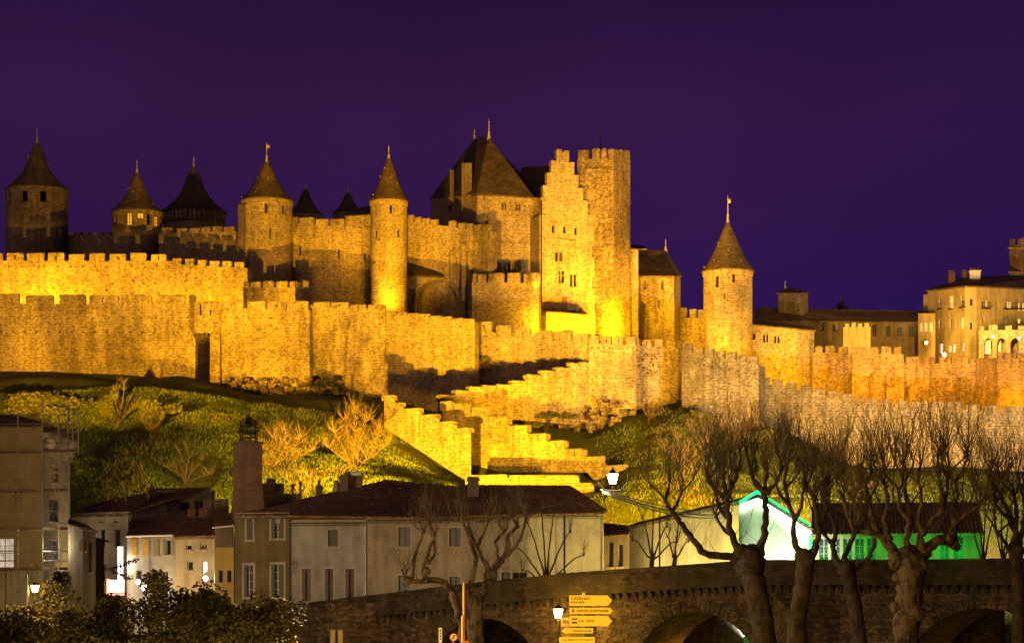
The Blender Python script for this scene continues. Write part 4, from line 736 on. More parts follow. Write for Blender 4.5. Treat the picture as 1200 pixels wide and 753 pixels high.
h = house('narrow_house', 'small brown house with a sloping verge squeezed beside the scaffolding', [(80,222),(97,217),(112,222)], 617, PLD, {1:[(104,635,107.5,670,'pdark',WOOD),(99,632,100.5,645,'pdark',WOOD)]}, depth=8, tops=[613,617,621])
polyroof(h, [[P(79,613.5,221.5),P(97,619.5,216),P(102,614.5,226),P(80,607,228)],[P(97,619.5,216),P(115,622.5,221),P(102,614.5,226)]], TILE, tiles=.28)
h = house('narrow_house', 'slim pale house strip with dark gutter between the brown house and the street sign', [(111,226),(122,225)], 632, PLN, {}, depth=6); gutter(h, P(110,630,225.5), P(127,634,224.5), IRON, .1); downpipe(h,121,633,715,224.8,IRON)
fr = [(84,250),(150,246)]
h = house('corner_house', 'pale three-storey corner house with dark shutters and a long tiled roof, left street', fr, 604, PLW, {0:[(116.5,607,120.5,612,'pdark',WOOD),(134.5,607,138.5,612,'pdark',WOOD),(117,620,123,640,'pdark',WFD),(134,620,141,640,'pdark',WFD),(117,660,123,680,'pdark',WFD)]}, depth=16)
polyroof(h, [[P(82,604.5,249.5),P(151,602,245.5),P(178,576,258),P(110,590,259)]], TILE, tiles=.3); genoise(h, fr, 603, PLW, 1)
m = MB(); m.face([P(150,604,246),P(252,604,262),P(252,574,262),P(180,574,258),P(150,601,246)]); m.face([P(150,604,246)+Vector((0,0,-8)),P(252,604,262)+Vector((0,0,-8)),P(252,604,262),P(150,604,246)]); m.build('gable_wall', PLD, h)
polyroof(h, [[P(150,600,246.5),P(190,587.5,252),P(245,571,262),P(176,572,262)]], TILE, tiles=.3)
m = MB(); a = P(196,599,252.6); m.box(a.x,252.2,a.z,a.x+.55,252.8,a.z+.75); m.build('window', VOID, h)
for px in (136,146.5,173): chimney(h,px,px+1.6,581 if px<160 else 577,588,254,PLN)
fr = [(149,240),(206,238)]
h = house('street_house', 'grey house with two yellow shutters and a white gutter, middle of the left street', fr, 627, PLG, {0:[(180.5,631,187,651,'pdark',SHG),(194,632,200,650,'pdark',WFR),(178,669,186,682,'pdark',WOODL),(189,669,197,682,'pdark',WOODL),(159.5,668,166,684,'pdark',WFD),(152,708,158,728,'pdark',WFD),(163,708,170,728,'plitw',WFD)]}, depth=12)
polyroof(h, [[P(147,627.5,239.5),P(208,626.5,237.5),P(224,598,252),P(158,604,252)]], TILE, tiles=.3); gutter(h, P(148,628,239.3), P(202,626.8,237.4), WHI, .10)
shutters(h, fr, [(154,631,160.5,651),(167,631,174,651)], SHY); shutters(h, fr, [(180,631,186.5,651),(190.5,631,193.5,650),(200.5,631,204,650)], SHG)
m = MB(); m.obox((X(149,240),240),(Vector((1,0)),Vector((0,1))),.1,3.2,-1.0,-.1,Z(707,239),Z(705,239)); m.build('shop_awning', PLC, h); downpipe(h,175,629,720,238.4)
fr = [(206,235),(253,233)]
h = house('street_house', 'small cream-yellow house with two upper windows, right end of the left street', fr, 630, PLC, {0:[(218,631.5,224.5,644,'pdark',WFR),(234.5,631.5,242,644,'pdark',WFR),(219,657,226,668,'pdark',WFR),(236,657,243,672,'plitw',WFR)]}, depth=11, surround=None)
polyroof(h, [[P(203,629,234.5),P(254,627,232.5),P(262,606,246),P(214,606,247)]], TILE, tiles=.3); genoise(h, fr, 629.5, PLC, 1); downpipe(h,251.5,630,720,232)
for px in (220,233):
    chimney(h,px,px+9,596 if px<230 else 595,612,247,BRK)
rt = house('roof_terrace', 'dark attic block with an open loft between the left street roofs and the big chimney', [(222,258),(268,256)], 585, PLD, {0:[(227,585.5,238,604,'pdark',WOOD)]}, depth=6); m = MB(); m.tube([P(246,610,255.5),P(246,570,255.5)],.06,5); m.build('drain_pipe', GALV, rt)
fr = [(252,229),(274,228)]
h = house('yellow_house', 'narrow mustard-yellow house strip with brown boarded upper floor left of the olive house', fr, 616, PLY, {0:[(256,668,261,682,'pdark',WOOD),(266,668,271,682,'pdark',WOOD)]}, depth=8)
m = MB(); E = Edge((X(253,228.9),228.9),(X(273.5,228),228))
for k in range(9): m.obox(E.a,(E.t,E.n),E.L*k/9+.01,E.L*(k+1)/9-.01,-.12,-.01,Z(641,228.5),Z(618,228.5))
m.build('boarding', PLD, h); polyroof(h, [[P(250,617,228.5),P(275,614.5,227.5),P(278,600,240),P(258,602,240)]], TILE, tiles=.3); gutter(h, P(249,618,228.3), P(274,615.5,227.3), WHI, .08)

fr = [(275,226),(339,225)]
ol = house('olive_house', 'olive plastered two-storey house below the huge square chimney', fr, 604, PLO, {0:[(289,607,296,633,'pdark',WFR),(318,606,332.5,631,'pdark',WFR),(286,661,297,700,'pdark',WFR),(318,660,332.5,700,'pdark',WFR)]}, depth=12, surround=SUR)
shutters(ol, fr, [(289,607.5,295.5,632),(318.3,606.5,322.5,630.5),(328.5,606.5,332.3,630.5),(286.3,662,290,699),(318.3,661,322.5,699),(328.5,661,332.3,699)], WFD); genoise(ol, fr, 603, PLC, 2)
fr = [(338.5,225.5),(430,225)]
gh = house('grey_house', 'blue-grey house with four pale-framed windows between the olive and tan houses', fr, 614, PLG, {0:[(384.5,619.5,396,640,'pdark',WFD),(354,666,364.5,704,'pdark',WOODL),(381,666,390.5,706,'pdark',WOODL),(405,666,415,708,'pdark',WOODL)]}, depth=14, surround=SUR); genoise(gh, fr, 611, PLC, 2); downpipe(gh,428.5,614,712,224.8)
shutters(gh, fr, [(390.5,620,395.8,639.5),(354.3,667,358,703),(381.3,667,385,705),(405.3,667,409,707)], WFD)
m = MB(); m.tube([P(341,650,224.9),P(342,662,224.8),P(345,656,224.8),P(343,672,224.9)],.03,5); m.build('cable', IRON, gh)
fr = [(430,225),(600,222)]
th = house('tan_house', 'long tan house with four small dark windows behind the forked plane tree', fr, 610, PLT, {0:[(467,617,481,640,'pdark',WFD),(526.5,618,540,640,'pdark',WFD),(467,674,480,700,'pdark',WFD),(527,675,539,696,'pdark',WFD),(588,670,600,682,'pdark',WOODL)]}, depth=14, surround=SUR); genoise(th, fr, 608, PLT, 2)
e = [P(272,604,225.3),P(341,604,224.2),P(432,610,224),P(602,606,221.3)]; rL, rR = P(452,562,244), P(535,570,243)
polyroof(th, [[e[1]-Vector((0,0,0)),P(602,606.5,221.3),rR,rL]], TILE, tiles=.3)
polyroof(ol, [[P(273,603.5,225.2),P(341,603,224.2),rL+Vector((-.1,0,-.1)),P(330,590,240)]], TILE, tiles=.3)
polyroof(th, [[Vector((rR.x+9,259,e[3].z)),Vector((rL.x-8,259,e[3].z)),rL,rR]], TILE, tiles=.4)
polyroof(ol, [[Vector((rL.x-8,259,e[3].z)),Vector((X(300,252),252,e[3].z)),P(330,590,240),rL]], TILE, tiles=.4)
for a in ((404,424,552,573,240,PLN,0),(398,408,556,572,238,PLD,0)): chimney(th,*a)
m = MB(); a = P(411,557,239.4); m.box(a.x,239.2,a.z,a.x+1.1,239.6,a.z+.35); m.build('chimney_cap', WHI, th)
chimney(th,370,377,568,582,240,PLD,1); m = MB(); c = P(394.5,567,240); m.lathe((c.x,c.y),[(.3,c.z-1.2),(.36,c.z-.2),(.3,c.z+.15),(.1,c.z+.4),(0,c.z+.42)],10); m.build('chimney_cowl', GALV, th)
def antenna(px,y0,y1,Y,label):
    t = thing('antenna', label, 'antenna', P(px,y1,Y)); m = MB(); m.tube([P(px,y1,Y),P(px,y0,Y)],.03,5); m.build('mast', IRON, t)
    m = MB(); zz = Z(y0+2,Y); m.tube([(X(px-7,Y),Y,zz),(X(px+7,Y),Y,zz)],.025,5)
    for k in range(6): xx = X(px-6+k*2.4,Y); m.tube([(xx,Y-.05,zz-.4),(xx,Y-.05,zz+.4)],.018,4)
    m.build('aerial_rods', IRON, t)
antenna(367,544,578,241,'thin television antenna on the tan house roof in front of the green slope'); antenna(249.5,560,596,254,'thin television antenna mast over the dark attic block')
pw = house('roof_parapet', 'dark stepped parapet block right of the huge square chimney', [(306,240),(333,240)], 566, PLD, {}, depth=4); m = MB(); a = P(330,600,239); b = P(350,578,239); m.box(a.x,239,a.z,b.x,241,b.z); m.build('parapet', PLN, pw)
m = MB(); a = P(312,575,239.5); b = P(322,560.5,239.5); m.box(a.x,239.6,a.z,b.x,240.6,b.z); m.build('parapet', PLD, pw)
for px in (341.5,350.5): chimney(pw,px,px+2.5,566-(px>345)*3,592,238.5,PLD,0,.4)

# the huge chimney with an iron bell cage
bc = thing('square_chimney', 'huge square plastered tower chimney carrying an iron bell cage', 'chimney tower', P(290,600,232))
def qbox(m, e, y0, y1):      # turned a little so that its left face shows
    c = [(280.5-e*.6,229.7-e*.12),(307.5+e,231-e*.05),(301+e,235+e*.1),(273-e,233.4)]; m.hexa([Vector((X(a,Yq),Yq,Z(y1,231))) for a,Yq in c]+[Vector((X(a,Yq),Yq,Z(y0,231))) for a,Yq in c])
m = MB(); qbox(m,0,518.5,545); qbox(m,-.4,545.3,574); qbox(m,.6,575.6,585); qbox(m,2,585.2,612); m.build('shaft', PLN, bc)
m = MB(); qbox(m,1.2,544.6,545.9); qbox(m,1.3,574.2,575.5); qbox(m,1.5,517.2,519.3); m.build('band', PLD, bc)
cg = MB(); zt0, zt1 = Z(517.4,230), Z(498,230); xl, xr = X(281,230), X(299,230); xm = (xl+xr)/2
for xx, yy in ((xl,230.4),(xr,230.4),(xl,232),(xr,232)): cg.tube([(xx,yy,zt0),(xx,yy,zt1)]+[(xm+(xx-xm)*math.cos(t),yy,zt1+.75*math.sin(t)) for t in (.5,1,1.57)],.06,5)
for xx in (xl+.5,xm,xr-.5): cg.tube([(xx,230.4,zt0),(xx,230.4,zt1+.4)],.045,4)
for zz in (zt0+.5,zt0+1.0,zt1): cg.tube([(xl,230.4,zz),(xr,230.4,zz),(xr,232,zz),(xl,232,zz),(xl,230.4,zz)],.045,4)
cg.build('bell_cage', IRON, bc); m = MB(); bb = Z(490,230); m.lathe((xm,231.2),[(.5,bb-.62),(.36,bb-.4),(.3,bb+.05),(.16,bb+.25),(0,bb+.3)],12); m.tube([(xm,231.2,bb+.1),(xm,231.2,bb+.55)],.03,5); m.build('bell', IRON, bc)
m = MB(); m.tube([P(308,519,229.9),P(309,512,229.9),P(305.5,510.5,229.9)],.03,4); m.tube([P(280,552,229.9),P(284,564,229.8),P(290,569,229.8),P(298,566,229.8),P(304,556,229.9)],.02,4); m.build('cable', IRON, bc)

fr = [(598,221.5),(707,223)]
hh = house('hipped_house', 'pale house with a low hipped roof and one boarded window, below the street lantern', fr, 604, PLW, {0:[(662.5,604.5,676.5,627.5,'pdark',WFR),(600.5,670,618,682,'pdark',WOODL),(652,670,664,682,'pdark',WOODL),(668,670,680,682,'pdark',WOODL)]}, depth=13, surround=None); genoise(hh, fr, 602, PLW, 2)
shutters(hh, fr, [(662.8,605,669.4,627),(669.8,605,676.3,627)], WFR); downpipe(hh,661,604,700,221.5,IRON); downpipe(hh,705.5,606,690,222.8)
a,b,c,d = P(540,604,218.8),P(710,600.5,222),P(667,568.5,231),P(537,567.5,231); g = P(710,597,237)
polyroof(hh, [[a,b,c,d],[b,g,c]], TILE, tiles=.3); polyroof(hh, [[Vector((c.x+3,246,b.z)),Vector((d.x-3,246,b.z)),d,c]], TILE, tiles=.4); chimney(hh,548,561,558,585,226,PLD)
h = house('shed', 'low dark shed with two doors right of the hipped-roof house', [(708,232),(737,231)], 626, PLD, {0:[(713,635,719,664,'pdark',WOOD),(724,637,730,664,'pdark',SHG)]}, depth=6); polyroof(h, [[P(706,628,231.5),P(739,625,230.5),P(735,615,239),P(706,612,240)]], TILED, tiles=.3)

# the hall with light tubes
HB, HM = 186, 250
hc = [(734,245),(866,188),(947,196),(965,222)]
Ez = Z(590,205)
hl2 = thing('lit_hall', 'gabled white hall outlined with dazzling white and green light tubes behind the trees', 'hall', P(860,690,200))
A1, A2, A3 = Vector((X(734,266),266,0)), Vector((X(866,205),205,0)), Vector((X(948,213),213,0)); zf = 4.6
ap = A2.lerp(A3,.24); zap = Z(582,207); zr_ = Z(621,213)
m = MB(); up = lambda v,z: (v.x,v.y,z)
m.face([up(A1,zf),up(A2,zf),up(A2,Ez),up(A1,Ez)]); m.build('side_wall', HALLW, hl2)
m = MB(); m.face([up(A2,zf),up(A3,zf),up(A3,zr_),up(ap,zap),up(A2,Ez)]); m.build('gable_wall', HALLW, hl2)
A4 = A3+(A1-A2); m = MB(); m.face([up(A3,zf),up(A4,zf),up(A4,zr_),up(A3,zr_)]); m.face([up(A1,zf),up(A1,Ez),up(ap+A1-A2,zap),up(A4,zr_),up(A4,zf)]); m.build('rear_wall', PLD, hl2)
dv = (A1-A2); ou = Vector((-.5,-.6,0))
polyroof(hl2, [[up(A1+ou,Ez+.05),up(A2+ou,Ez+.05),up(ap+Vector((.1,-.6,0)),zap+.2),up(ap+dv,zap+.2)],[up(A3+Vector((.4,-.6,0)),zr_+.05),up(A4+Vector((.4,0,0)),zr_+.05),up(ap+dv,zap+.2),up(ap+Vector((.1,-.6,0)),zap+.2)]], TILED, .25, tiles=.35)
f0 = Vector((0,-.25,0))
def tube_light(parent, name, p, q, mat, r=.12): m = MB(); m.tube([p,q],r,8); return m.build(name, mat, parent)
lt = thing('light_tubes', 'row of dazzling white and green light tubes along the gable edge of the lit hall', 'lights', P(890,590,187))
tube_light(lt,'white_tube',Vector(up(A2.lerp(ap,.12),Ez+.25*.1))+f0+Vector((0,0,-.5)),Vector(up(ap,zap-.35))+f0,NEONW,.2); tube_light(lt,'white_tube',Vector(up(ap.lerp(A3,.04),zap-.35))+f0,Vector(up(A3,zr_-.25))+f0,NEONW,.2)
tube_light(lt,'green_tube',Vector(up(A2.lerp(ap,.05),Ez-.1))+f0*1.6+Vector((0,0,.25)),Vector(up(ap,zap+.42))+f0*1.6,NEONG,.13); tube_light(lt,'green_tube',Vector(up(ap,zap+.42))+f0*1.6,Vector(up(A3,zr_+.45))+f0*1.6,NEONG,.13)
tube_light(lt,'green_tube',Vector(up(A3,zr_-.4))+f0*1.6+Vector((.1,0,0)),Vector(up(A3,zr_-1.6))+f0*1.6+Vector((.1,0,0)),NEONG,.12)
m = MB()
for k in range(3):
    c = A2.lerp(A3,.35+.18*k); m.box(c.x-.5,c.y-.35,5.6,c.x+.5,c.y-.2,8.0)
m.build('window', WFD, hl2)
gd = (A3-A2).normalized(); gn = Vector((-gd.y,gd.x,0)); E_ = Edge((A2.x,A2.y),(A3.x,A3.y))
for u0,u1,z0,z1 in ((1.1,1.9,10.2,12.4),(2.9,3.7,10.2,12.4),(4.5,5.2,10.0,11.8)):
    m = MB(); ax = (E_.t,E_.n); m.obox(E_.a,ax,u0-.12,u1+.12,-.10,-.002,z0-.12,z0); m.obox(E_.a,ax,u0-.12,u0,-.08,-.002,z0,z1); m.obox(E_.a,ax,u1,u1+.12,-.08,-.002,z0,z1); m.obox(E_.a,ax,u0-.12,u1+.12,-.08,-.002,z1,z1+.12); m.obox(E_.a,ax,(u0+u1)/2-.04,(u0+u1)/2+.04,-.06,-.002,z0,z1); fo_ = m.build('window', SUR, hl2)
    m = MB(); m.obox(E_.a,ax,u0,u1,-.03,-.004,z0,z1); m.build('pane', PLT, fo_)
m = MB(); m.obox(E_.a,(E_.t,E_.n),.05,E_.L-.05,-.07,-.002,9.3,9.5); m.build('string_course', SUR, hl2)
for u in (1.0,2.9,4.6):
    m = MB(); m.obox(E_.a,(E_.t,E_.n),u,u+.35,-.55,-.02,9.55,9.75); m.build('lamp_fitting', IRON, hl2)
for t,w in ((.12,11000),(.40,14000),(.66,14000),(.9,9000)): c = A2.lerp(A3,t); spotv((c.x-.2,c.y-4.0,zf+1.5), (c.x,c.y,zf+4.4), w, 75, (1,.96,.88))
c = A2.lerp(ap,.3); pointl((c.x-1.0,c.y-1.6,Ez+.2), 60, (.1,1,.35), .3); c = ap.lerp(A3,.4); pointl((c.x,c.y-2,zap-.2), 60, (.1,1,.35), .3)
for t,w in ((.15,700),(.42,900),(.7,900)): c = A2.lerp(A1,t); pointl((c.x-2.5,c.y-3.5,zf+2.0), w*11.0, (1,.74,.20), .5)
# long hall with green-lit front
gb1, gb2 = (953,213),(1150,211)
gh2 = house('green_lit_hall', 'long low tiled hall whose front wall glows green behind the big plane trees', [gb1,gb2], 624, PLO, {0:[(960+14*k,630,971+14*k,657,'pdark',WFD) for k in range(0,5)]+[(1102,628,1112,655,'pdark',WFD),(1118,628,1130,655,'pdark',WFD)]}, depth=12, zb=4.6)
polyroof(gh2, [[P(950,626,212),P(1153,624.5,210),P(1146,588,222),P(952,589,224)]], TILED, .2, tiles=.35)
for px in (966,990,1012,1032,1106,1130): pointl(P(px,646,208.6), 420, (.01,1,.07), .2)
lw = block('garden_wall', 'low grassy stone bank behind the bridge parapet right of the hipped-roof house', 'wall', [(700,214),(872,203),(872,206),(700,217)], [671,665,665,671], 4, STI)
for px,w in ((760,500),(830,600)): pointl(P(px,655,206), w*1.2, (1,.85,.15), .3)
bl = block('bank_house', 'pale block added behind the right part of the bridge arch as a lit patch', 'house', [(836,240),(900,238),(900,246),(836,246)], [700]*4, 3, HALLW); pointl(P(880,745,233), 160, (.8,1,.35), .3)  # pale block and its lamp, added to give a bright patch under the arch

# ------------------------------------------------------------------ the old bridge
BP = [(200,221,8.0),(330,216,8.62),(430,210,9.5),(560,204.5,10.55),(700,198,11.4),(880,189,12.05),(1200,173.5,11.9),(1330,168,11.6),(1520,159.7,10.8)]
br = thing('stone_bridge', 'old stone bridge with corbelled parapet and wide arches across the foreground', 'bridge', (X(700,198),198,2))
pa, pb = Vector((X(200,221),221)), Vector((X(1520,159.7),159.7)); E = Edge(pa, pb)
ub = [(E.hit(p[0]),p[2]) for p in BP]
def ztop(u):
    if u <= ub[0][0]: return ub[0][1]
    for (a,za),(b,zb_) in zip(ub,ub[1:]):
        if u <= b: return za+(zb_-za)*(u-a)/(b-a)
    return ub[-1][1]
ZP = 1.75     # parapet height
def brz(px, py): u = E.hit(px); return u, Z(py,E.Y(u))
arches = []
for x0,x1,yc in ((497,640,724),(738,896,716),(1048,1262,712)):
    u0,_ = brz(x0,700); u1,_ = brz(x1,700); _, zc = brz((x0+x1)/2,yc); arches.append((u0,u1,.5,zc,'tarch',6.0))
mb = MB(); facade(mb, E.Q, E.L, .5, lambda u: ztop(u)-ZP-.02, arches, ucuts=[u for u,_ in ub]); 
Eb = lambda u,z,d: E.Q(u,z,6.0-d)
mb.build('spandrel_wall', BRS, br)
m = MB()
for (a,za),(b,zb_) in zip(ub,ub[1:]):
    q = lambda u,z,d: E.Q(u,z,d)
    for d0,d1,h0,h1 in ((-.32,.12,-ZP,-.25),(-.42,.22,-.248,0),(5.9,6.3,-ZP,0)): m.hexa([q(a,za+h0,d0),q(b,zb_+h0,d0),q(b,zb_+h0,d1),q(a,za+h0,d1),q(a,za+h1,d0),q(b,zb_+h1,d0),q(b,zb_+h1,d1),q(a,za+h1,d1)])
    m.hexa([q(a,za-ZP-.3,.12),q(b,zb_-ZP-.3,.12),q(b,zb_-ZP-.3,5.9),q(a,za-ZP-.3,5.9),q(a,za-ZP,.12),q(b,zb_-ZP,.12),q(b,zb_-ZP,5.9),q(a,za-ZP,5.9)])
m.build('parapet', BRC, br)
u = ub[1][0]
while u < ub[-1][0]-1:      # coping slabs
    L_ = random.uniform(1.2,1.9); m = MB(); z0, z1 = ztop(u)+.004, ztop(u+L_)+.004; j = random.uniform(0,.05); q = E.Q
    m.hexa([q(u+.02,z0,-.48),q(u+L_-.02,z1,-.48),q(u+L_-.02,z1,.26),q(u+.02,z0,.26),q(u+.03,z0+.13+j,-.46),q(u+L_-.03,z1+.13+j,-.46),q(u+L_-.03,z1+.13+j,.24),q(u+.03,z0+.13+j,.24)]); m.build('coping_stone', BRC, br); u += L_
u = ub[2][0]+.3
while u < ub[-1][0]-1:      # corbels under the parapet
    m = MB(); z = ztop(u)-ZP; w = random.uniform(.30,.38); q = E.Q
    m.hexa([q(u,z-.62,-.01),q(u+w,z-.62,-.01),q(u+w,z-.62,.1),q(u,z-.62,.1),q(u,z-.004,-.40),q(u+w,z-.004,-.40),q(u+w,z-.004,.1),q(u,z-.004,.1)])
    m.build('corbel', BRC, br); u += random.uniform(.66,.82)
for u0,u1,z0,zc,_,_ in arches:      # voussoirs
    w = u1-u0; c = (u0+u1)/2; r = w/2; hs = min(r,zc-z0); zs = zc-hs; n = int(math.pi*r/.42)
    for k in range(n):
        a0, a1 = math.pi*(1-(k+.06)/n), math.pi*(1-(k+.94)/n); tk = random.uniform(.75,1.0)
        if math.sin((a0+a1)/2) < .3: continue
        pp = lambda a,t: (c+(r+t)*math.cos(a), zs+(hs+t)*math.sin(a)); f = random.uniform(.03,.10); m = MB()
        A = [pp(a0,.0),pp(a1,.0),pp(a1,tk),pp(a0,tk)]; m.hexa([E.Q(*p_,-f) for p_ in A]+[E.Q(*p_,.2) for p_ in A]); m.build('voussoir', BRS, br)
st_ = MB(); rows = 18
for rr in range(rows):
    u = ub[1][0]+random.uniform(0,.5)
    while u < ub[-1][0]:
        w = random.uniform(.45,1.05); z = 4.6+rr*.40; top = ztop(u)-ZP-.68; zc_ = z+.19
        if zc_ < top and random.random() < .82:
            cu = u+w/2; ok = True
            for u0,u1,z0,zc,_,_ in arches:
                r = (u1-u0)/2; hs = min(r,zc-z0)
                if ((cu-(u0+u1)/2)/(r+1.5))**2+(max(0,z+.1-(zc-hs))/(hs+1.3))**2 < 1: ok = False
            if ok:
                f = random.uniform(.01,.09); h = random.uniform(.30,.385)
                q = E.Q; j = [random.uniform(-.03,.03) for _ in range(4)]
                st_.hexa([q(u+.01,z,-.0),q(u+w-.03,z,-.0),q(u+w-.03,z,.1),q(u+.01,z,.1),q(u+.01,z+h,-.0),q(u+w-.03,z+h,-.0),q(u+w-.03,z+h,.1),q(u+.01,z+h,.1)])
                i0 = len(st_.v)-8
                for kk in (0,1,4,5): v = st_.v[i0+kk]; st_.v[i0+kk] = (v[0]-E.n.x*(f+j[kk%4]*.5), v[1]-E.n.y*(f+j[kk%4]*.5), v[2]+j[kk%4]*.4)
        u += w
st_.build('stonework', BRS, br, kind='stuff')
for x0,x1,pr,top in ((384,446,2.6,702),(640,652,.0,0)):      # cutwater at the left end
    if not pr: continue
    u0,u1 = E.hit(x0),E.hit(x1); m = MB(); um = (u0+u1)/2; zt_ = ztop(u1)-.05; q = E.Q
    ring = [q(u0,0,.05),q(u0+.6,0,-pr),q(u0+(u1-u0)*.55,0,-pr),q(u1,0,.05)]; n = 4; i0 = len(m.v)
    m.v += [(p_[0],p_[1],.5) for p_ in ring]+[(p_[0],p_[1],ztop(u0)-.06) for p_ in ring]
    m.f += [(i0+a,i0+(a+1)%n,i0+n+(a+1)%n,i0+n+a) for a in range(n)]+[tuple(i0+n+a for a in range(n))]; m.build('cutwater', BRS, br)
for x0,x1 in ((655,700),(905,985)):       # pier buttresses between the arches
    u0,u1 = E.hit(x0),E.hit(x1); m = MB(); q = E.Q; za = ztop(u0)-ZP-.7; pts = [(u0,.02),((u0+u1)/2,-2.4),(u1,.02)]; i0 = len(m.v)
    m.v += [q(a,.5,b) for a,b in pts]+[q(a,za-(0.2 if b<0 else 0)-(1.0 if b<0 else 0),b) for a,b in pts]; m.f += [(i0,i0+1,i0+4,i0+3),(i0+1,i0+2,i0+5,i0+4),(i0+3,i0+4,i0+5)]; m.build('cutwater', BRS, br)

# dark walls added behind the arches to make their insides read dark
def arch_backing(label, x0,Y0,x1,Y1,top): block('quay_wall', label, 'wall', [(x0,Y0),(x1,Y1),(x1,Y1+1.2),(x0,Y0+1.2)], [HY-(top-CZ)*F/q for q in (Y0,Y1,Y1+1.2,Y0+1.2)], .5, BRS)
arch_backing('dark stone backing wall added behind the left bridge arch', 320,222,690,210,8.3); arch_backing('dark stone backing wall added behind most of the middle bridge arch', 690,209,842,201.5,8.6)
arch_backing('dark stone backing wall added behind the right bridge arch', 1010,190,1172,183,9.0)
# ------------------------------------------------------------------ trees and plants
def smooth(pts, n=4):
    out = []
    for i in range(len(pts)-1):
        p0, p1, p2, p3 = pts[max(i-1,0)], pts[i], pts[i+1], pts[min(i+2,len(pts)-1)]
        for k in range(n):
            t = k/n; out.append(tuple(.5*((2*b)+(-a+c)*t+(2*a-5*b+4*c-d)*t*t+(-a+3*b-3*c+d)*t**3) for a,b,c,d in zip(p0,p1,p2,p3)))
    out.append(pts[-1]); return out
def limb_pts(Y, pts, dy=0.0, wob=.07):
    """(column,row,half-width in picture px) at distance Y, drifting dy metres in depth"""
    n = len(pts); q = [(X(p[0],Y),Y+dy*i/max(1,n-1)+random.uniform(-.2,.2)*(i > 0),Z(p[1],Y),p[2]*Y/F) for i,p in enumerate(pts)]
    q = smooth(q,4); return [(x+random.uniform(-wob,wob)*min(1,r*3),y+random.uniform(-wob,wob)*min(1,r*3),z,max(.02,r*random.uniform(.92,1.1))) for x,y,z,r in q]
def tubeq(mb, q, n=9): mb.tube([p[:3] for p in q],[p[3] for p in q],n)
def burl(mb, c, r):
    n0 = len(mb.v); mb.lathe((c[0],c[1]), [(0.01,c[2]-r)]+[(r*math.sin(a),c[2]-r*math.cos(a)) for a in (.45,.9,1.35,1.8,2.25,2.7)]+[(0.01,c[2]+r)], 9)
    for i in range(n0,len(mb.v)):
        v = Vector(mb.v[i]); k = 1+.55*noise.noise(v*1.7)+.2*noise.noise(v*5); mb.v[i] = tuple(Vector(c)+(v-Vector(c))*k)
def shoot(mb, b, d, ln, r, sub=2, n=5, curve=.25):
    pts = [Vector(b)]; d = Vector(d).normalized(); 
    for k in range(n):
        d = (d+Vector((random.uniform(-.24,.24),random.uniform(-.22,.22),curve*.5))).normalized(); pts.append(pts[-1]+d*ln/n)
    mb.tube(pts,[r*(1-.8*k/n) for k in range(n+1)],3,False)
    for _ in range(sub):
        k = random.randint(1,n-1); dd = d+Vector((random.uniform(-.7,.7),random.uniform(-.7,.7),random.uniform(-.1,.4)))
        shoot(mb, pts[k], dd, ln*random.uniform(.25,.5), r*.55, 0 if ln < 2 or sub < 2 else 1, 3, curve)
def head(tw, c, n, ln, spread=.7, r=.024, sub=2):
    for _ in range(n): shoot(tw, c, (random.uniform(-spread,spread),random.uniform(-spread,spread),1+random.uniform(-.45,.2)), ln*random.uniform(.55,1.15), r*random.uniform(.7,1.2), sub)
def tree(name, label, Y, trunk, limbs, nshoot, ln, bark, twig, spread=.7, burls=(), cat='tree', group=None, sub=2, tr=.024, side=6):
    base = P(trunk[0][0],trunk[0][1],Y); gz = ground_z(base.x,Y); t = thing(name, label, cat, (base.x,Y,gz), group)
    mb = MB(); q = limb_pts(Y, [(a_,b_,r_*.88) for a_,b_,r_ in trunk], 0, .05); q0 = q[0]; q = [(q0[0]-.05,Y,gz-.3,q0[3]*1.35),(q0[0],Y,gz+.8,q0[3]*1.1)]+q if q0[2] > gz+1.2 else q; tubeq(mb,q,14)
    for a,b_,r in burls: burl(mb, P(a,b_,Y-.15), r*Y/F)
    burl(mb, (q[-1][0],q[-1][1],q[-1][2]), q[-1][3]*1.02); mb.build('trunk', bark, t, True); tw = MB()
    for lim in limbs:
        pts = lim; dy = random.uniform(-1.6,1.6); lm = MB(); q = limb_pts(Y, [(a,b_,r_*(.62+.2*(i == 0))) for i,(a,b_,r_) in enumerate(pts)], dy, .16); tubeq(lm,q,8); e = q[-1]; burl(lm, e[:3], max(e[3]*1.25,.09))
        for _ in range(3 if ln > 1.5 else 2):      # crooked secondary limbs ending in knuckles
            d = Vector((random.uniform(-.9,.9),random.uniform(-.9,.9),random.uniform(.5,1.2))).normalized(); p0 = Vector(e[:3]); sec = [(*p0,e[3]*.8)]
            for k in range(4): d = (d+Vector((random.uniform(-.5,.5),random.uniform(-.4,.4),random.uniform(0,.45)))).normalized(); p0 = p0+d*ln*.085; sec.append((*p0,e[3]*(.7-.08*k)))
            tubeq(lm, smooth(sec,2), 6); burl(lm, sec[-1][:3], e[3]*.62); head(tw, sec[-1][:3], max(3,nshoot//2), ln*.85, spread, tr, sub)
        lm.build('limb', bark, t, True); head(tw, e[:3], max(3,nshoot//3), ln, spread, tr, sub)
        for _ in range(side): p = random.choice(q[len(q)//4:]); shoot(tw, p[:3], (random.uniform(-1,1),random.uniform(-.6,.6),random.uniform(.2,1)), ln*random.uniform(.3,.7), tr*.8, sub)
    tw.build('twigs', twig, t, kind='stuff'); return t

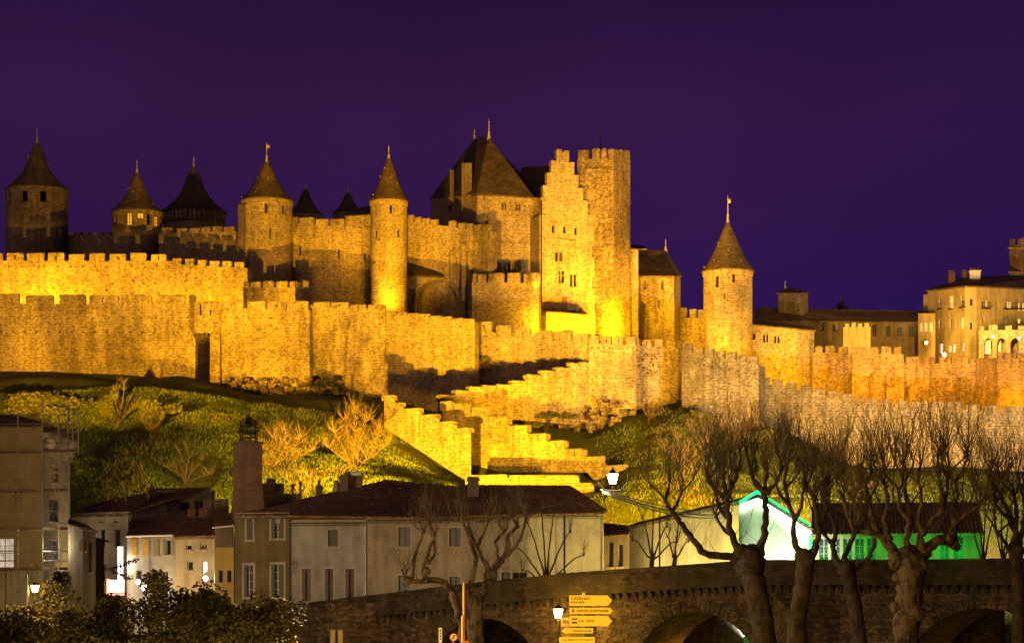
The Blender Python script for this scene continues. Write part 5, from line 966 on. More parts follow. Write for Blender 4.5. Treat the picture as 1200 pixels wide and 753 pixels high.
tree('plane_tree', 'forked pollarded plane tree in front of the tan house, with knobbly light-streaked limbs', 150, [(557,770,12),(556,730,11.5),(557,708,11.5),(561,697,11)],
  [[(561,700,10),(568,686,9.5),(575,675,8.5),(581,664,6.5),(590,653,5.5),(596,640,5),(596,628,4),(606,616,3)],[(580,667,5),(583,650,3.6),(581,635,3),(590,624,2.8)],[(574,676,5.5),(567,656,4.6),(560,642,4),(553,630,3.5)],
   [(552,718,7.5),(550,700,6.5),(550,686,5.5),(556,668,4.8),(558,655,4.2),(553,640,3.8),(547,622,3.2),(541,608,2.6)],[(545,760,7.5),(541,738,7),(536,714,7),(530,695,6.5),(521,683,6),(508,679,5.5),(496,681,4.8),(482,680,4.2),(476,678,3.5)],
   [(481,680,4),(484,668,3.5),(486,652,3.2),(490,638,3),(496,622,2.5)],[(500,680,4.5),(497,668,4),(500,652,3.4),(504,640,3),(508,626,2.7),(502,611,2.4)],[(502,660,3),(509,648,2.6),(508,630,2.4)],[(592,652,3.4),(604,640,3),(613,622,2.6),(616,604,2)],[(560,640,3),(567,622,2.5),(572,612,2)]],
  11, 2.2, BARK, TWIG, .75, [(478,680,4),(500,668,5),(575,674,8),(561,699,9)], tr=.02)
tree('plane_tree', 'dark plane tree with one long elbowed arm reaching left across the yellow wall', 147, [(896,770,17),(893,730,15.5),(888,700,14.5),(882,676,16),(879,660,19)],
  [[(872,655,10),(856,652,8),(840,651,7),(825,648,6.5),(815,637,5.8),(806,625,5.4),(795,612,5),(786,600,4.2),(778,588,3.6)],[(875,654,10),(864,643,8),(856,625,6.5),(852,605,5.6),(850,585,5)],[(850,586,4.5),(839,574,3.8),(828,564,3.2)],[(850,584,4.4),(857,570,3.8),(861,558,3.2)],[(884,654,10),(893,636,7.5),(897,612,6.2),(898,592,5.5),(897,577,4.8)],
   [(897,578,4.3),(888,564,3.6),(882,553,3)],[(898,578,4.3),(908,566,3.4),(912,552,3)],[(858,627,4),(846,618,3),(838,606,2.5)],[(786,600,3.4),(795,588,3),(800,576,2.4)],[(852,606,4),(842,590,3.2),(840,572,2.7)]],
  19, 4.2, BARKD, TWIG, .62, [(880,657,17),(872,650,11)], tr=.026)
tree('plane_tree', 'smooth leaning plane tree trunk just right of the dazzling white gable', 144, [(932,770,14),(934,730,12.5),(938,700,11.5),(942,672,11.5),(945,655,12)],
  [[(943,656,9),(935,643,7),(931,628,5.5),(930,608,4.8),(924,588,4),(920,572,3.4)],[(947,655,9),(955,640,7),(958,622,5.4),(954,600,4.6),(949,580,4)],[(955,625,4.5),(966,606,4),(972,588,3.4),(970,570,3)],[(930,610,3.6),(938,594,3),(940,576,2.6)],[(924,590,3),(912,578,2.6),(906,565,2.2)]],
  18, 4.2, BARKD, TWIG, .55, [(943,655,12)], tr=.026)
tree('plane_tree', 'slender Y-shaped plane tree left of the massive gnarled one', 152, [(1010,770,9.5),(1006,735,9),(1001,705,9),(996,680,9.5),(993,668,10)],
  [[(990,670,8),(981,655,6),(978,638,4.8),(981,620,4),(975,600,3.6),(968,582,3)],[(996,668,8),(1006,659,5.5),(1015,655,4),(1022,640,3.4)],[(992,664,7),(990,650,5.6),(997,638,4.8),(1002,622,4.2),(999,604,3.8),(1003,585,3.2)],[(978,640,3.6),(966,626,3),(960,608,2.6)],[(1002,622,3.6),(1012,606,3),(1016,588,2.6)]],
  16, 4.0, BARKD, TWIG, .6, [(993,668,10)], tr=.025)
tree('plane_tree', 'massive gnarled plane tree with burls and two stub arms, right of centre-right', 138, [(1064,780,21),(1062,745,17.5),(1064,715,17),(1066,690,17.5),(1067,670,18.5),(1066,655,17)],
  [[(1054,660,14),(1047,648,11),(1040,634,9),(1028,625,7),(1012,622,6),(1002,622,5)],[(1075,664,15),(1083,650,12.5),(1092,638,11),(1104,632,10),(1114,634,9),(1121,640,7)],[(1030,624,5.4),(1022,606,5),(1018,588,4.4),(1013,568,3.6)],[(1042,634,6),(1038,614,5),(1043,592,4.4),(1042,568,3.6)],[(1062,656,8),(1064,632,6),(1067,608,5),(1065,584,4.4),(1063,565,3.6)],
   [(1080,648,8),(1080,628,6.4),(1090,610,5.4),(1101,598,4.8),(1099,580,4.2),(1096,564,3.4)],[(1102,598,4),(1108,580,3.6),(1109,556,3)],[(1114,634,7),(1120,614,5.6),(1119,596,4.6),(1126,580,3.8),(1124,563,3.2)],[(1120,612,4),(1133,600,3.4),(1147,592,2.8)],[(1066,610,4),(1054,594,3.6),(1053,574,3)],[(1083,626,5),(1075,606,4),(1078,586,3.4),(1074,568,3)],[(1004,622,4),(996,608,3.4),(992,588,3)]],
  17, 4.4, BARK, TWIG, .58, [(1050,712,7),(1070,716,14),(1052,676,6.5),(1058,690,9),(1078,668,9)], tr=.027)
tree('plane_tree', 'dark plane tree at the right edge, cut by the picture border', 146, [(1192,780,10),(1193,735,9),(1194,700,8.5),(1192,670,8.5),(1191,645,8.5)],
  [[(1191,646,8),(1190,625,6),(1184,604,5),(1178,590,4),(1170,576,3.2)],[(1192,640,7),(1200,618,5),(1206,596,4),(1204,575,3.2)],[(1189,620,4.6),(1193,600,4),(1191,580,3.2)],[(1186,608,3.8),(1172,602,3.2),(1160,590,2.6)],[(1191,660,5),(1180,640,4),(1168,625,3)]],
  17, 4.2, BARKD, TWIG, .62, [(1191,645,9)], tr=.026)
# bare trees growing behind the bridge
for (lab,Yt,bx,by,fan,n_,ln_) in (('leafless fan-shaped sapling against the pale hipped-roof house',212,640,690,[(604,640),(618,612),(634,595),(650,596),(668,622),(684,650),(612,668)],6,1.4),
   ('leafless bush-like young tree against the yellow side wall of the lit hall',205,764,662,[(742,632),(752,606),(766,598),(782,616),(794,634)],8,1.8),
   ('leafless slim sapling against the yellow hall wall, nearer the hall corner',204,790,662,[(783,628),(796,610),(808,634)],8,1.6),
   ('leafless upright tree behind the parapet right of the massive plane tree',190,1152,668,[(1136,610),(1146,585),(1156,580),(1168,604)],9,2.4),
   ('leafless thicket tree behind the parapet near the right edge',190,1174,668,[(1163,612),(1172,590),(1184,584),(1194,608)],9,2.4),
   ('leafless tall tree behind the green-lit hall, between the paired plane trees',228,962,640,[(938,566),(952,548),(966,545),(980,556),(992,574)],8,3.4),
   ('leafless tall tree behind the green-lit hall, above its roof centre',228,1046,640,[(1018,564),(1034,548),(1050,544),(1066,552),(1082,570)],8,3.5),
   ('leafless tall tree behind the green-lit hall, toward its right end',228,1126,640,[(1098,566),(1114,548),(1132,544),(1150,552),(1164,570)],8,3.5)):
    tree('bare_tree', lab, Yt, [(bx,by+14,3.2),(bx,by,3),(bx+1,by-12,2.8)], [[(bx+1,by-8,2.2),((bx*1.5+a*.5)/2,(by*1.25+b*.75)/2,1.7),((bx*.6+a*1.4)/2,(by*.5+b*1.5)/2-4,1.2),(a,b,.8)] for a,b in fan], n_, ln_, BARKD, TWIG, .55, tr=.02, group='leafless trees beyond the bridge', side=7)
# shrubs on the slope
def shrub(label, px, py, Y, fan, n_, ln_, bark=BARK, tw=TWIGL, sp=.8, r=1.3, tr=.022, name='bare_shrub', side=8):
    r *= .62; n_ = int(n_*1.25); tr *= .8
    b = P(px,py,Y); gz = ground_z(b.x,Y); t = thing(name, label, 'shrub', (b.x,Y,gz)); dz = gz-b.z; mb = MB(); ts = MB()
    for a,c in fan:
        q = [(b.x+random.uniform(-.2,.2),Y,gz-.3,r*Y/F)]+[(X(px+(a-px)*k,Y)+random.uniform(-.2,.2),Y+random.uniform(-.8,.8)*k,Z(py+(c-py)*k**.9,Y)+dz,r*Y/F*(1-.6*k)) for k in (.35,.7,1)]
        q = smooth(q,3); tubeq(mb,q,6); head(ts,q[-1][:3],max(3,n_//4),ln_*.8,sp*1.2,tr,2)
        for _ in range(side*3): p = random.choice(q[2:]); shoot(ts,p[:3],(random.uniform(-1,1),random.uniform(-1,1),random.uniform(.1,.9)),ln_*random.uniform(.4,.9),tr*.8,2)
    mb.build('stem', bark, t, True); ts.build('twigs', tw, t, kind='stuff'); return t
shrub('bright bare shrub standing on the green slope beneath the outer rampart', 416,548,318,[(392,505),(404,490),(416,478),(430,488),(446,500),(456,518),(384,522)],16,3.2,tr=.035,side=16)
shrub('wide tawny bare thicket on the slope right of the bell cage', 335,545,316,[(306,520),(320,508),(335,502),(352,510),(366,524),(298,540)],16,3,tr=.03,sp=1,side=16)
shrub('small ochre bare thicket low on the slope behind the antenna', 355,572,304,[(336,556),(350,548),(364,552),(376,560)],14,2.4,tr=.026,sp=1)
shrub('forked bare tree with ivy on the shadowed slope above the scaffolding', 138,506,332,[(124,478),(134,462),(146,456),(158,482),(118,490)],9,1.6,tr=.03,r=2)
shrub('thin bare tree on the dark slope between the ivy tree and bell cage', 176,512,328,[(166,492),(178,484),(190,494)],9,1.6,tr=.028)
shrub('silvery bare bush on the dark slope left of the bell cage', 218,566,308,[(196,548),(208,532),(222,526),(236,540),(246,556)],13,2.6,tr=.026,sp=1)
shrub('tawny bare shrub at the foot of the rampart behind the paired plane trees', 868,500,345,[(842,476),(856,462),(870,458),(886,466),(900,480)],16,2.6,tr=.03,sp=1,side=14)
shrub('reddish bare bush right of the glowing square bastion', 762,492,352,[(750,476),(760,468),(772,470),(780,482)],16,1.6,tr=.03,sp=1.1)
shrub('straggly bare shrub low on the right slope above the lantern', 800,548,322,[(778,526),(794,514),(810,510),(828,520),(844,530)],16,2.6,tr=.026,sp=1,side=14)
shrub('bare shrub high on the right slope below the stained rampart', 828,512,338,[(806,494),(822,484),(838,482),(852,494)],15,2.4,tr=.028,sp=1,side=12)
LM = {}
def leafcloud(mb, c, rad, n, size, clumps=9, seed=0):
    cl = [(Vector((random.gauss(0,.45)*rad[0],random.gauss(0,.45)*rad[1],random.gauss(0,.42)*rad[2])),random.uniform(.25,.5)) for _ in range(clumps)]
    for _ in range(n):
        k, s = random.choice(cl); d = Vector((random.gauss(0,1),random.gauss(0,1),random.gauss(0,1))).normalized()*random.random()**.4; p = Vector(c)+k+Vector((d.x*rad[0]*s,d.y*rad[1]*s,d.z*rad[2]*s))
        a = Vector((random.uniform(-1,1),random.uniform(-1,1),random.uniform(-.6,.8))).normalized(); b = a.orthogonal().normalized(); b = b*math.cos(random.random()*6)+a.cross(b)*math.sin(random.random()*6); w = size*random.uniform(.6,1.3)
        i = len(mb.v); mb.v += [tuple(p-a*w),tuple(p+b*w*.45),tuple(p+a*w),tuple(p-b*w*.45)]; mb.f.append((i,i+1,i+2,i+3))
def bush(label, px, py, Y, rx, ry, n, size, mat, clumps=10, name='leafy_bush', tall=False):
    c = P(px,py,Y); n = int(n*1.0); r = (rx*Y/F,rx*Y/F*.8,ry*Y/F); gz = ground_z(c.x,Y); t = thing(name, label, 'bush', (c.x,Y,gz)); m = MB()
    for _ in range(7):
        e = c+Vector((random.uniform(-.6,.6)*r[0],random.uniform(-.6,.6)*r[1],random.uniform(-.3,.6)*r[2])); m.tube([(c.x+random.uniform(-.2,.2),Y,min(gz-.2,c.z-r[2])),(c+(e-c)*.3+Vector((0,0,-r[2]*.4))),e],[.09,.06,.02],5)
    m.build('stem', BARKD, t, True); m = MB(); leafcloud(m,c,r,n,size,clumps); m.build('foliage', mat, t, kind='stuff'); return t
for a in (('dark evergreen bush in the bottom left corner',8,745,118,62,48,11000,.13,LEAFD,26),('dark bush under the hooked street lantern',58,742,121,52,44,9000,.13,LEAFD,22),('pointed dark conifer-like bush right of the hooked lantern',70,694,126,14,32,3200,.12,LEAFD,9),
          ('dark rounded bush below the street signs at left',116,738,117,46,42,9000,.13,LEAFD,22),('big dark bush whose top covers the small cream-yellow house front',232,728,118,52,56,13000,.13,LEAFD,28),('dark bush in front of the olive house base',292,742,116,58,46,11000,.13,LEAFD,24),('low dark bush in front of the shop door',172,754,112,48,22,7000,.12,LEAFD,18),('low dark bush against the bridge end wall',338,754,121,34,24,5000,.12,LEAFD,14)): bush(*a)
for a in (('tangled ivy mass lit yellow-green above the scaffolding',55,478,338,60,17,5200,.32,LEAFY,16),('ivy clump climbing the forked bare tree',128,478,331,12,18,1300,.28,LEAFY,7),('leafy bush on the slope beside the thin bare tree',185,480,330,24,14,1700,.28,LEAFY,9),('leafy shrub on the right slope beside the square bastion',775,500,344,26,12,2200,.26,LEAFY,9),('leafy shrub mid-slope above the street lantern',785,522,338,30,12,2400,.26,LEAFY,9),('leafy shrub on the right slope left of the tawny shrub',820,492,346,24,12,2000,.26,LEAFY,9),
          ('small green bush growing on the upper staircase wall',553,420,371,14,7,700,.25,LEAFY,5),('dark scrub at the foot of the outer rampart above the bright bare shrub',392,462,366,26,14,1500,.28,LEAFD,8),('ivy bush under the stained rampart at right',905,512,344,24,12,1600,.26,LEAFY,8),('dark scrub hanging under the square bastion',640,488,357,30,7,900,.25,LEAFY,7),('creeper hanging on the dark vertical joint of the rampart',364,430,373,4,20,500,.2,LEAFD,6)): bush(*a)
sc_t = thing('cypress', 'small dark conifer silhouette behind the unlit long house', 'tree', P(987,372,500)); m = MB(); c = P(987,360,500); m.tube([P(987,380,500),P(987,350,500)],[.2,.05],6); m.build('trunk', BARKD, sc_t); m = MB(); leafcloud(m,P(987,360,500),(1.1,1.1,2.2),500,.3,9); m.build('foliage', LEAFD, sc_t, kind='stuff')
# grass on the slope
gr = MB(); dr = MB()
for _ in range(80000):
    px = random.uniform(60,560) if random.random() < .68 else random.uniform(690,1210); Yg = random.uniform(296,352)
    x = X(px,Yg); z = ground_z(x,Yg)+noise.noise(Vector((x*.09,Yg*.09,3)))*.9+noise.noise(Vector((x*.3,Yg*.3,9)))*.3; n_ = noise.noise(Vector((x*.11,Yg*.11,1)))
    if n_ < -.35: continue
    h = random.uniform(.12,.38)*(1+n_); a = random.uniform(0,6.28); w = random.uniform(.05,.10); lx, ly = random.uniform(-.25,.25), random.uniform(-.25,.25)
    t = dr if n_ > .30 and random.random() < .5 else gr; i = len(t.v); t.v += [(x-math.cos(a)*w,Yg-math.sin(a)*w,z-.05),(x+math.cos(a)*w,Yg+math.sin(a)*w,z-.05),(x+lx,Yg+ly,z+h)]; t.f.append((i,i+1,i+2))
tag(gr.build('grass', GRASS), 'short green grass growing on the castle slope', 'grass', None, 'stuff'); tag(dr.build('dry_grass', STRAW), 'tawny dry grass tufts scattered on the castle slope', 'grass', None, 'stuff')

# ------------------------------------------------------------------ lanterns, signs, cables
def lantern(root, c, s, mat, watts, col, flip=False):
    """tapered four-sided lantern: glass, cap and frame"""
    def ring(z, w): return [(c.x+a*w,c.y+b*w,c.z+z) for a,b in ((-1,-1),(1,-1),(1,1),(-1,1))]
    g = MB(); g.hexa(ring(-.36*s,.20*s)+ring(.30*s,.36*s)); g.build('lamp_glass', mat, root)
    k = MB(); k.hexa(ring(.302*s,.40*s)+ring(.36*s,.40*s)); k.hexa(ring(.361*s,.30*s)+ring(.62*s,.10*s)); k.hexa(ring(-.44*s,.12*s)+ring(-.362*s,.21*s)); k.lathe((c.x,c.y),[(.02,c.z+.62*s),(.06*s,c.z+.70*s),(0,c.z+.80*s)],8)
    for a,b in zip(ring(-.36*s,.205*s),ring(.30*s,.365*s)): k.tube([a,b],.018*s,4)
    k.build('lamp_frame', IRON, root); pointl(c+Vector((0,-.5*s,-.1*s)), watts, col, .2); pointl(c+Vector((0,.5*s,-.1*s)), watts*.6, col, .2)
t = thing('street_lantern', 'glowing hook-post street lantern among the bushes at bottom left', 'lantern', (X(33,119),119,2.2)); c = P(41,689,119); lantern(t, c, .5, LAMP, 650, (1,.55,.08))
m = MB(); xx = X(33,119); zt = Z(672,119); m.tube([(xx,119,2.0),(xx,119,Z(712,119)),(xx,119,zt)],[.07,.06,.035],8)
R = .24; cx2 = xx+R; pts = [(xx,119,zt)]+[(cx2-R*math.cos(a),119,zt+R*1.1*math.sin(a)+.2) for a in [i*math.pi/8 for i in range(9)]]; x3 = cx2+R
pts += [(x3-.03,119,zt+.0),(x3-.12,119,zt-.12),(x3-.22,119,zt-.05),(x3-.2,119,zt+.08),(x3-.13,119,zt+.05)]
m.tube(pts,.022,5); m.tube([(x3-.12,119,zt-.12),(c.x,119,c.z+.35)],.015,4); m.build('post', IRON, t)
t = thing('street_lantern', 'glowing tapered street lantern left of the direction signs', 'lantern', (X(654,191),191,2.2)); c = P(654,718,191); lantern(t, c, 1.08, LAMP, 2200, (1,.55,.06))
m = MB(); m.tube([(c.x,191,2.0),(c.x,191,c.z-.5)],[.08,.06],8); m.lathe((c.x,c.y),[(.06,c.z-.7),(.14,c.z-.6),(.08,c.z-.48)],8); m.build('post', IRON, t)
t = thing('street_lantern', 'dazzling white lantern in an iron hoop over the lane, above the cables', 'lantern', P(718,580,150)); c = P(718,560.5,150); lantern(t, c, .92, LAMPW, 700, (1,.78,.42))
m = MB(); m.tube([(c.x+.95*math.sin(a),150,c.z+.15+.95*math.cos(a)) for a in [math.pi*2*i/28+.5 for i in range(26)]],.014,5); m.tube([(c.x,150,c.z-.35),(c.x,150,c.z-.82)],.04,6); m.tube([P(706,574,150),P(735,575,150)],.05,6); m.build('iron_hoop', IRON, t)
for k,(yo,so) in enumerate(((0,0),(2.4,.25),(4.6,.1),(6.5,.3))):
    o = MB(); a, b = P(704+k,573+yo*.7,150), P(858,599.5+yo*1.0,204); pts = [a.lerp(b,i/14)-Vector((0,0,(.9+so)*math.sin(math.pi*i/14)*.5)) for i in range(15)]; o.tube(pts,.035+.01*(k%2),5); ob = o.build('overhead_cable', CABW)
    tag(ob, ('topmost','second','third','lowest')[k]+' of the bright overhead cables running right from the white hooped lantern', 'cable')
m = MB(); a, b = P(560,590,205), P(706,574,150); m.tube([a.lerp(b,i/10)-Vector((0,0,.8*math.sin(math.pi*i/10))) for i in range(11)],.025,4); tag(m.build('overhead_cable', IRON), 'thin dark overhead wire running left from the white hooped lantern', 'cable')
m = MB(); m.tube([P(773,700,203),P(773,596,203)],[.09,.06],8); tag(m.build('utility_pole', BARK), 'slim pale pole standing before the yellow hall wall', 'pole')
m = MB(); m.tube([P(662,680,210),P(662,598,210)],[.05,.04],6); tag(m.build('utility_pole', IRON), 'thin black pole before the pale hipped-roof house', 'pole')

# direction signs
SY = 70.0
sp = thing('signpost', 'white signpost with round cap carrying five direction signs at bottom centre', 'signpost', (X(684,SY),SY,2.2)); m = MB(); m.tube([(X(684,SY),SY+.06,2.0),(X(684,SY),SY+.06,Z(697,SY))],.045,8); m.build('post', GALV, sp)
m = MB(); zc = Z(695.2,SY); m.lathe((X(684,SY),SY+.06),[(.0,zc-.06),(.05,zc-.04),(.06,zc),(.04,zc+.04),(0,zc+.055)],10); m.build('cap', WHI, sp)
FNT = None
def lettering(parent, txt, px, py, Y, h_px, mat, w_px=None, align='LEFT'):
    cu = bpy.data.curves.new('lettering','FONT'); cu.body = txt; cu.size = 1; cu.extrude = .02; cu.resolution_u = 2; cu.offset = .022
    ob = bpy.data.objects.new('lettering', cu); COL.objects.link(ob); dg = bpy.context.evaluated_depsgraph_get(); me = bpy.data.meshes.new_from_object(ob.evaluated_get(dg)); bpy.data.objects.remove(ob)
    xs_ = [v.co.x for v in me.vertices]; ys_ = [v.co.y for v in me.vertices]; x0, x1, y0, y1 = min(xs_),max(xs_),min(ys_),max(ys_); sy = h_px*Y/F/(y1-y0); sx = w_px*Y/F/(x1-x0) if w_px else sy*.9; b = P(px,py,Y)
    for v in me.vertices: a, c_, d_ = v.co; v.co = (b.x+(a-x0)*sx, Y-.012-d_*.2, b.z+(c_-y0)*sy)
    me.materials.clear(); me.materials.append(mat); o = bpy.data.objects.new('lettering', me); link(o, parent); return o
def arrow(label, x0, x1, y0, y1, right, texts, tip, Yo=0):
    Y = SY+Yo; t = thing('direction_sign', label, 'road sign', P((x0+x1)/2,y1,Y)); ym = (y0+y1)/2
    pts = [(x0,y0),(x1-tip,y0),(x1,ym),(x1-tip,y1),(x0,y1)] if right else [(x0,ym),(x0+tip,y0),(x1,y0),(x1,y1),(x0+tip,y1)]
    m = MB(); f = [P(a,b,Y) for a,b in pts]; bk_ = [p+Vector((0,.035,0)) for p in f]; m.face(f[::-1]); m.face(bk_)
    for i in range(5): j = (i+1)%5; m.face([f[i],f[j],bk_[j],bk_[i]])
    m.build('sign_panel', SGN, t)
    rim = MB(); rim.tube([p+Vector((0,.015,0)) for p in f+[f[0]]],.012,5); rim.build('rim', WHI, t)
    if right and tip > 4:
        ch = MB(); 
        for s in (-1,1): ch.tube([P(x1-tip+3.4,ym+s*(y1-y0)*.48,Y),P(x1+2.6,ym,Y)],.02,4)
        ch.build('chevron_edge', INK, t)
    for tx in texts: lettering(t, *tx[:3], Y, *tx[3:])
    return t
arrow('largest direction sign, topmost, reading CAZILHAC PALAJA',667.5,717,697.3,708.8,True,[('CAZILHAC',669,702.2,3.1,INK,23),('PALAJA',669,706.8,3.1,INK,16.5)],4.8)
arrow('thin hospital direction sign with a red cross, second from top',667.5,718,711.8,718.4,True,[('CENTRE HOSPITALIER',675.2,716.6,2.9,INK,38)],3)
ts = arrow('direction sign with castle symbol reading LA CITE, third from top',667.5,717,721.3,732.8,True,[('LA  CITE',679,728.6,3.0,INK,17.5)],4.8)
m = MB(); q = P(670,729.9,SY); s_ = 6.2*SY/F; m.box(q.x,SY-.012,q.z,q.x+s_,SY-.002,q.z+s_*.32); 
for k in range(3): m.box(q.x+s_*(.02+.38*k),SY-.012,q.z+s_*.66,q.x+s_*(.22+.38*k),SY-.002,q.z+s_)
m.box(q.x,SY-.0125,q.z+s_*.70,q.x+s_,SY-.0025,q.z+s_*.86); m.build('castle_symbol', INK, ts)
arrow('small left-pointing direction sign reading Gendarmerie, fourth from top',658.5,695,735.8,741,False,[('Gendarmerie',671,739.6,2.4,INK,22)],3)
arrow('lowest left-pointing direction sign, cut by the picture bottom, with small dark print',655,697,746,752.4,False,[('Les Sapeurs Pompiers',659,750.3,2.3,INK,36)],.8)
rc = [o for o in COL.objects if o.get('label','').startswith('thin hospital')][0]
m = MB(); q = P(671.6,715.1,SY); w = .045; m.box(q.x-w*1.2,SY-.013,q.z-w*.4,q.x+w*1.2,SY-.003,q.z+w*.4); m.box(q.x-w*.4,SY-.0135,q.z-w*1.5,q.x+w*.4,SY-.0035,q.z+w*1.5); m.build('red_cross', REDI, rc)

# traffic signs by the forked tree
YT = 120
m = MB(); m.tube([(X(543.5,YT),YT,2),(X(543.5,YT),YT,Z(682,YT))],.055,8); py_ = thing('yellow_pole', 'straight yellow pole in front of the forked plane tree', 'pole', (X(543.5,YT),YT,2.2)); m.build('pole', SHY, py_); m = MB(); m.tube([(X(542,YT),YT-.1,2),(X(542,YT),YT-.1,Z(721,YT))],.06,8); m.build('sleeve', SHY, py_)
t = thing('marker_post', 'slim white marker post with black marks left of the round sign', 'post', (X(516,YT),YT,2.2)); m = MB(); a, b = P(514,752,YT), P(518,735,YT); m.box(a.x,YT,a.z,b.x,YT+.05,b.z); m.tube([(X(516,YT),YT+.03,2),(X(516,YT),YT+.03,a.z)],.04,6); m.build('panel', WHI, t); m = MB()
for k in range(4): zz = Z(738+k*3.2,YT); m.box(X(515.2,YT),YT-.01,zz-.05,X(516.8,YT),YT-.002,zz+.03)
m.build('marks', INK, t, kind='stuff')
def disc(name, label, px, py, Y, rp, inner):
    t = thing(name, label, 'road sign', (X(px,Y),Y,2.2)); c = P(px,py,Y); R = rp*Y/F; m = MB(); i = 0; n = 24
    ring = [(c.x+R*math.sin(a),Y,c.z+R*math.cos(a)) for a in [2*math.pi*k/n for k in range(n)]]; m.face(ring); m.face([(x,Y+.03,z) for x,_,z in ring[::-1]]); [m.face([ring[k],ring[(k+1)%n],(ring[(k+1)%n][0],Y+.03,ring[(k+1)%n][2]),(ring[k][0],Y+.03,ring[k][2])]) for k in range(n)]; m.build('sign_disc', REDI, t)
    m = MB(); m.face([(c.x+R*inner*math.sin(2*math.pi*k/n),Y-.006,c.z+R*inner*math.cos(2*math.pi*k/n)) for k in range(n)]); m.build('sign_face', WHI, t); m = MB(); m.tube([(c.x,Y+.07,2),(c.x,Y+.07,c.z+R*.5)],.035,6); m.build('post', GALV, t); return t, c, R
t, c, R = disc('round_sign', 'round prohibition sign with red rim left of the yellow pole', 531.5,746,YT,5,.76); m = MB(); m.tube([(c.x-R*.4,YT-.02,c.z-R*.45),(c.x+R*.3,YT-.02,c.z+R*.45)],.03,4); m.tube([(c.x-R*.1,YT-.02,c.z-R*.4),(c.x-R*.05,YT-.02,c.z+R*.4)],.03,4); m.build('symbol', INK, t)
t, c, R = disc('round_sign', 'round red sign at the bottom edge in front of the forked tree trunk', 546,755,YT-1,5.2,.86); m = MB(); n = 24; m.face([(c.x+R*.74*math.sin(2*math.pi*k/n),YT-1.012,c.z+R*.74*math.cos(2*math.pi*k/n)) for k in range(n)]); m.build('red_field', REDI, t)
for k,px in enumerate((390,399)):
    m = MB(); a, b = P(px-3,756,150), P(px+2.6,738.5,150); m.box(a.x,150,ground_z(a.x,150),b.x,150.2,b.z); m.box(a.x-.02,149.98,b.z,b.x+.02,150.22,b.z+.06); tag(m.build('gate_post', PLC), 'pale gate post before the bridge end, '+('left' if k == 0 else 'right')+' one of the pair', 'post')
# lit shop signs and decorations in the left street
t = thing('shop_sign', 'tall narrow brightly lit white shop sign hanging on the pale corner house', 'sign', P(141,680,240)); m = MB(); a, b = P(138.6,681,243), P(144.6,640,243); m.box(a.x,242.6,a.z,b.x,242.9,b.z); m.build('sign_box', SIGNW, t); m = MB(); m.tube([P(150,642,244.5),P(141,642,242.8)],.04,5); m.build('bracket', IRON, t)
for k in range(7): 
    m = MB(); zz = Z(643+k*5,242.5); xx = X(142.3,242.5); s = .11; m.box(xx-s,242.56,zz-s*.3,xx+s,242.595,zz+s*.3) if k%2 else m.box(xx-s*.4,242.56,zz-s,xx+s*.4,242.595,zz+s); m.build('sign_mark', WFD, t)
t = thing('shop_sign', 'glowing white box sign with red left edge below the tall white sign', 'sign', P(137,694,240)); m = MB(); a, b = P(128.5,693.5,240.5), P(146,679,240.5); m.box(a.x,240,a.z,b.x,240.4,b.z); m.build('sign_box', SIGNW, t); m = MB(); m.box(a.x-.22,239.98,a.z-.1,a.x-.004,240.42,b.z+.1); m.box(a.x-.22,239.98,a.z-.30,b.x,240.42,a.z-.12); m.build('red_edge', SIGNR, t); m = MB(); m.box(X(136,240),239.9,Z(697.5,240),X(140,240),240.3,Z(694.8,240)); m.build('red_lamp', SIGNR, t)
pointl(P(134,688,237.5), 420, (1,.68,.45), .3); pointl(P(144,660,239.5), 260, (1,.85,.6), .3)
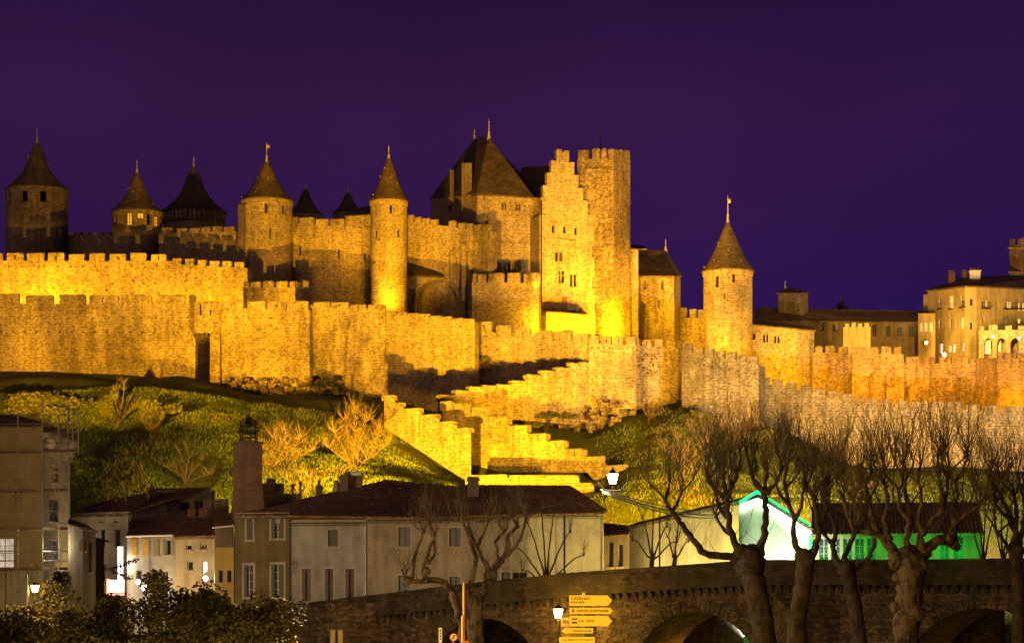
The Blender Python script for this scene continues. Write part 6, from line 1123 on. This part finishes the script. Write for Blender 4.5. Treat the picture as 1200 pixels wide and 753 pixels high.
bulb('globe_lamp', 'round white globe lamp hung on the street garland, left of its pair', 161.5,681,232,.24,380,(1,.72,.35),LAMPW); bulb('globe_lamp', 'round warm globe lamp on the grey house, right of its pair', 169.5,688,236.5,.32,420,(1,.68,.28),LAMPW); bulb('globe_lamp', 'small bright lamp above the bush in front of the cream-yellow house', 241,677,231,.24,160,(1,.8,.5),LAMPW)
g = thing('garland', 'dark leafy garland strung across the left street to a globe lamp', 'garland', P(140,672,230)); m = MB(); lf = MB()
pts = [P(113,656,228),P(124,665,229),P(138,671,230),P(150,676,231),P(162,680,232),P(176,682,233),P(186,682,234)]; m.tube(pts,.05,5); p2 = [P(126,666,229),P(142,663,231),P(152,658,234),P(160,655,236)]; m.tube(p2,.04,5); m.build('cord', IRON, g)
for a in (pts[:5],p2):
    for i in range(len(a)-1):
        for _ in range(16): p = a[i].lerp(a[i+1],random.random()); leafcloud(lf,p,(.25,.25,.3),3,.14,1)
lf.build('garland_leaves', LEAFD, g, kind='stuff')
t, c, R = disc('no_parking_sign', 'small blue and red round sign under the glowing box sign', 140.5,709.5,228,2.6,.72); t.children[1].data.materials[0] = flat('blue_sign_paint', (.03,.05,.4), .5); 
pointl(P(160,722,233), 380, (1,.72,.35), .4); pointl(P(188,700,230), 420, (1,.66,.22), .4); pointl(P(-2,648,240), 900, (1,.9,.8), .4)
pointl(P(64,640,221.5), 500, (1,.9,.6), .5)

GN = {'rampart_wall':'outer rampart stretches','castle_wall':'inner castle wall stretches','round_tower':'round castle towers','tower':'square towers','turret':'castle turrets','stair_turret':'castle stair turrets','stair_wall':'stepped staircase walls','house':'town houses','narrow_house':'narrow town houses','street_house':'houses in the left street','antenna':'roof antennas','plane_tree':'pollarded plane trees before the bridge','bare_shrub':'bare shrubs on the castle slope','leafy_bush':'leafy bushes','street_lantern':'lit street lanterns','overhead_cable':'overhead cables','direction_sign':'direction signs on the signpost','round_sign':'round road signs','gate_post':'gate posts at the bridge end','shop_sign':'lit shop signs','globe_lamp':'lit globe lamps','wall_lamp':'lit lamps by the hotel','utility_pole':'thin poles behind the bridge'}
for o in COL.objects:
    b_ = o.name.split('.')[0]
    if o.parent is None and b_ in GN and o.get('label') and not o.get('group'): o['group'] = GN[b_]
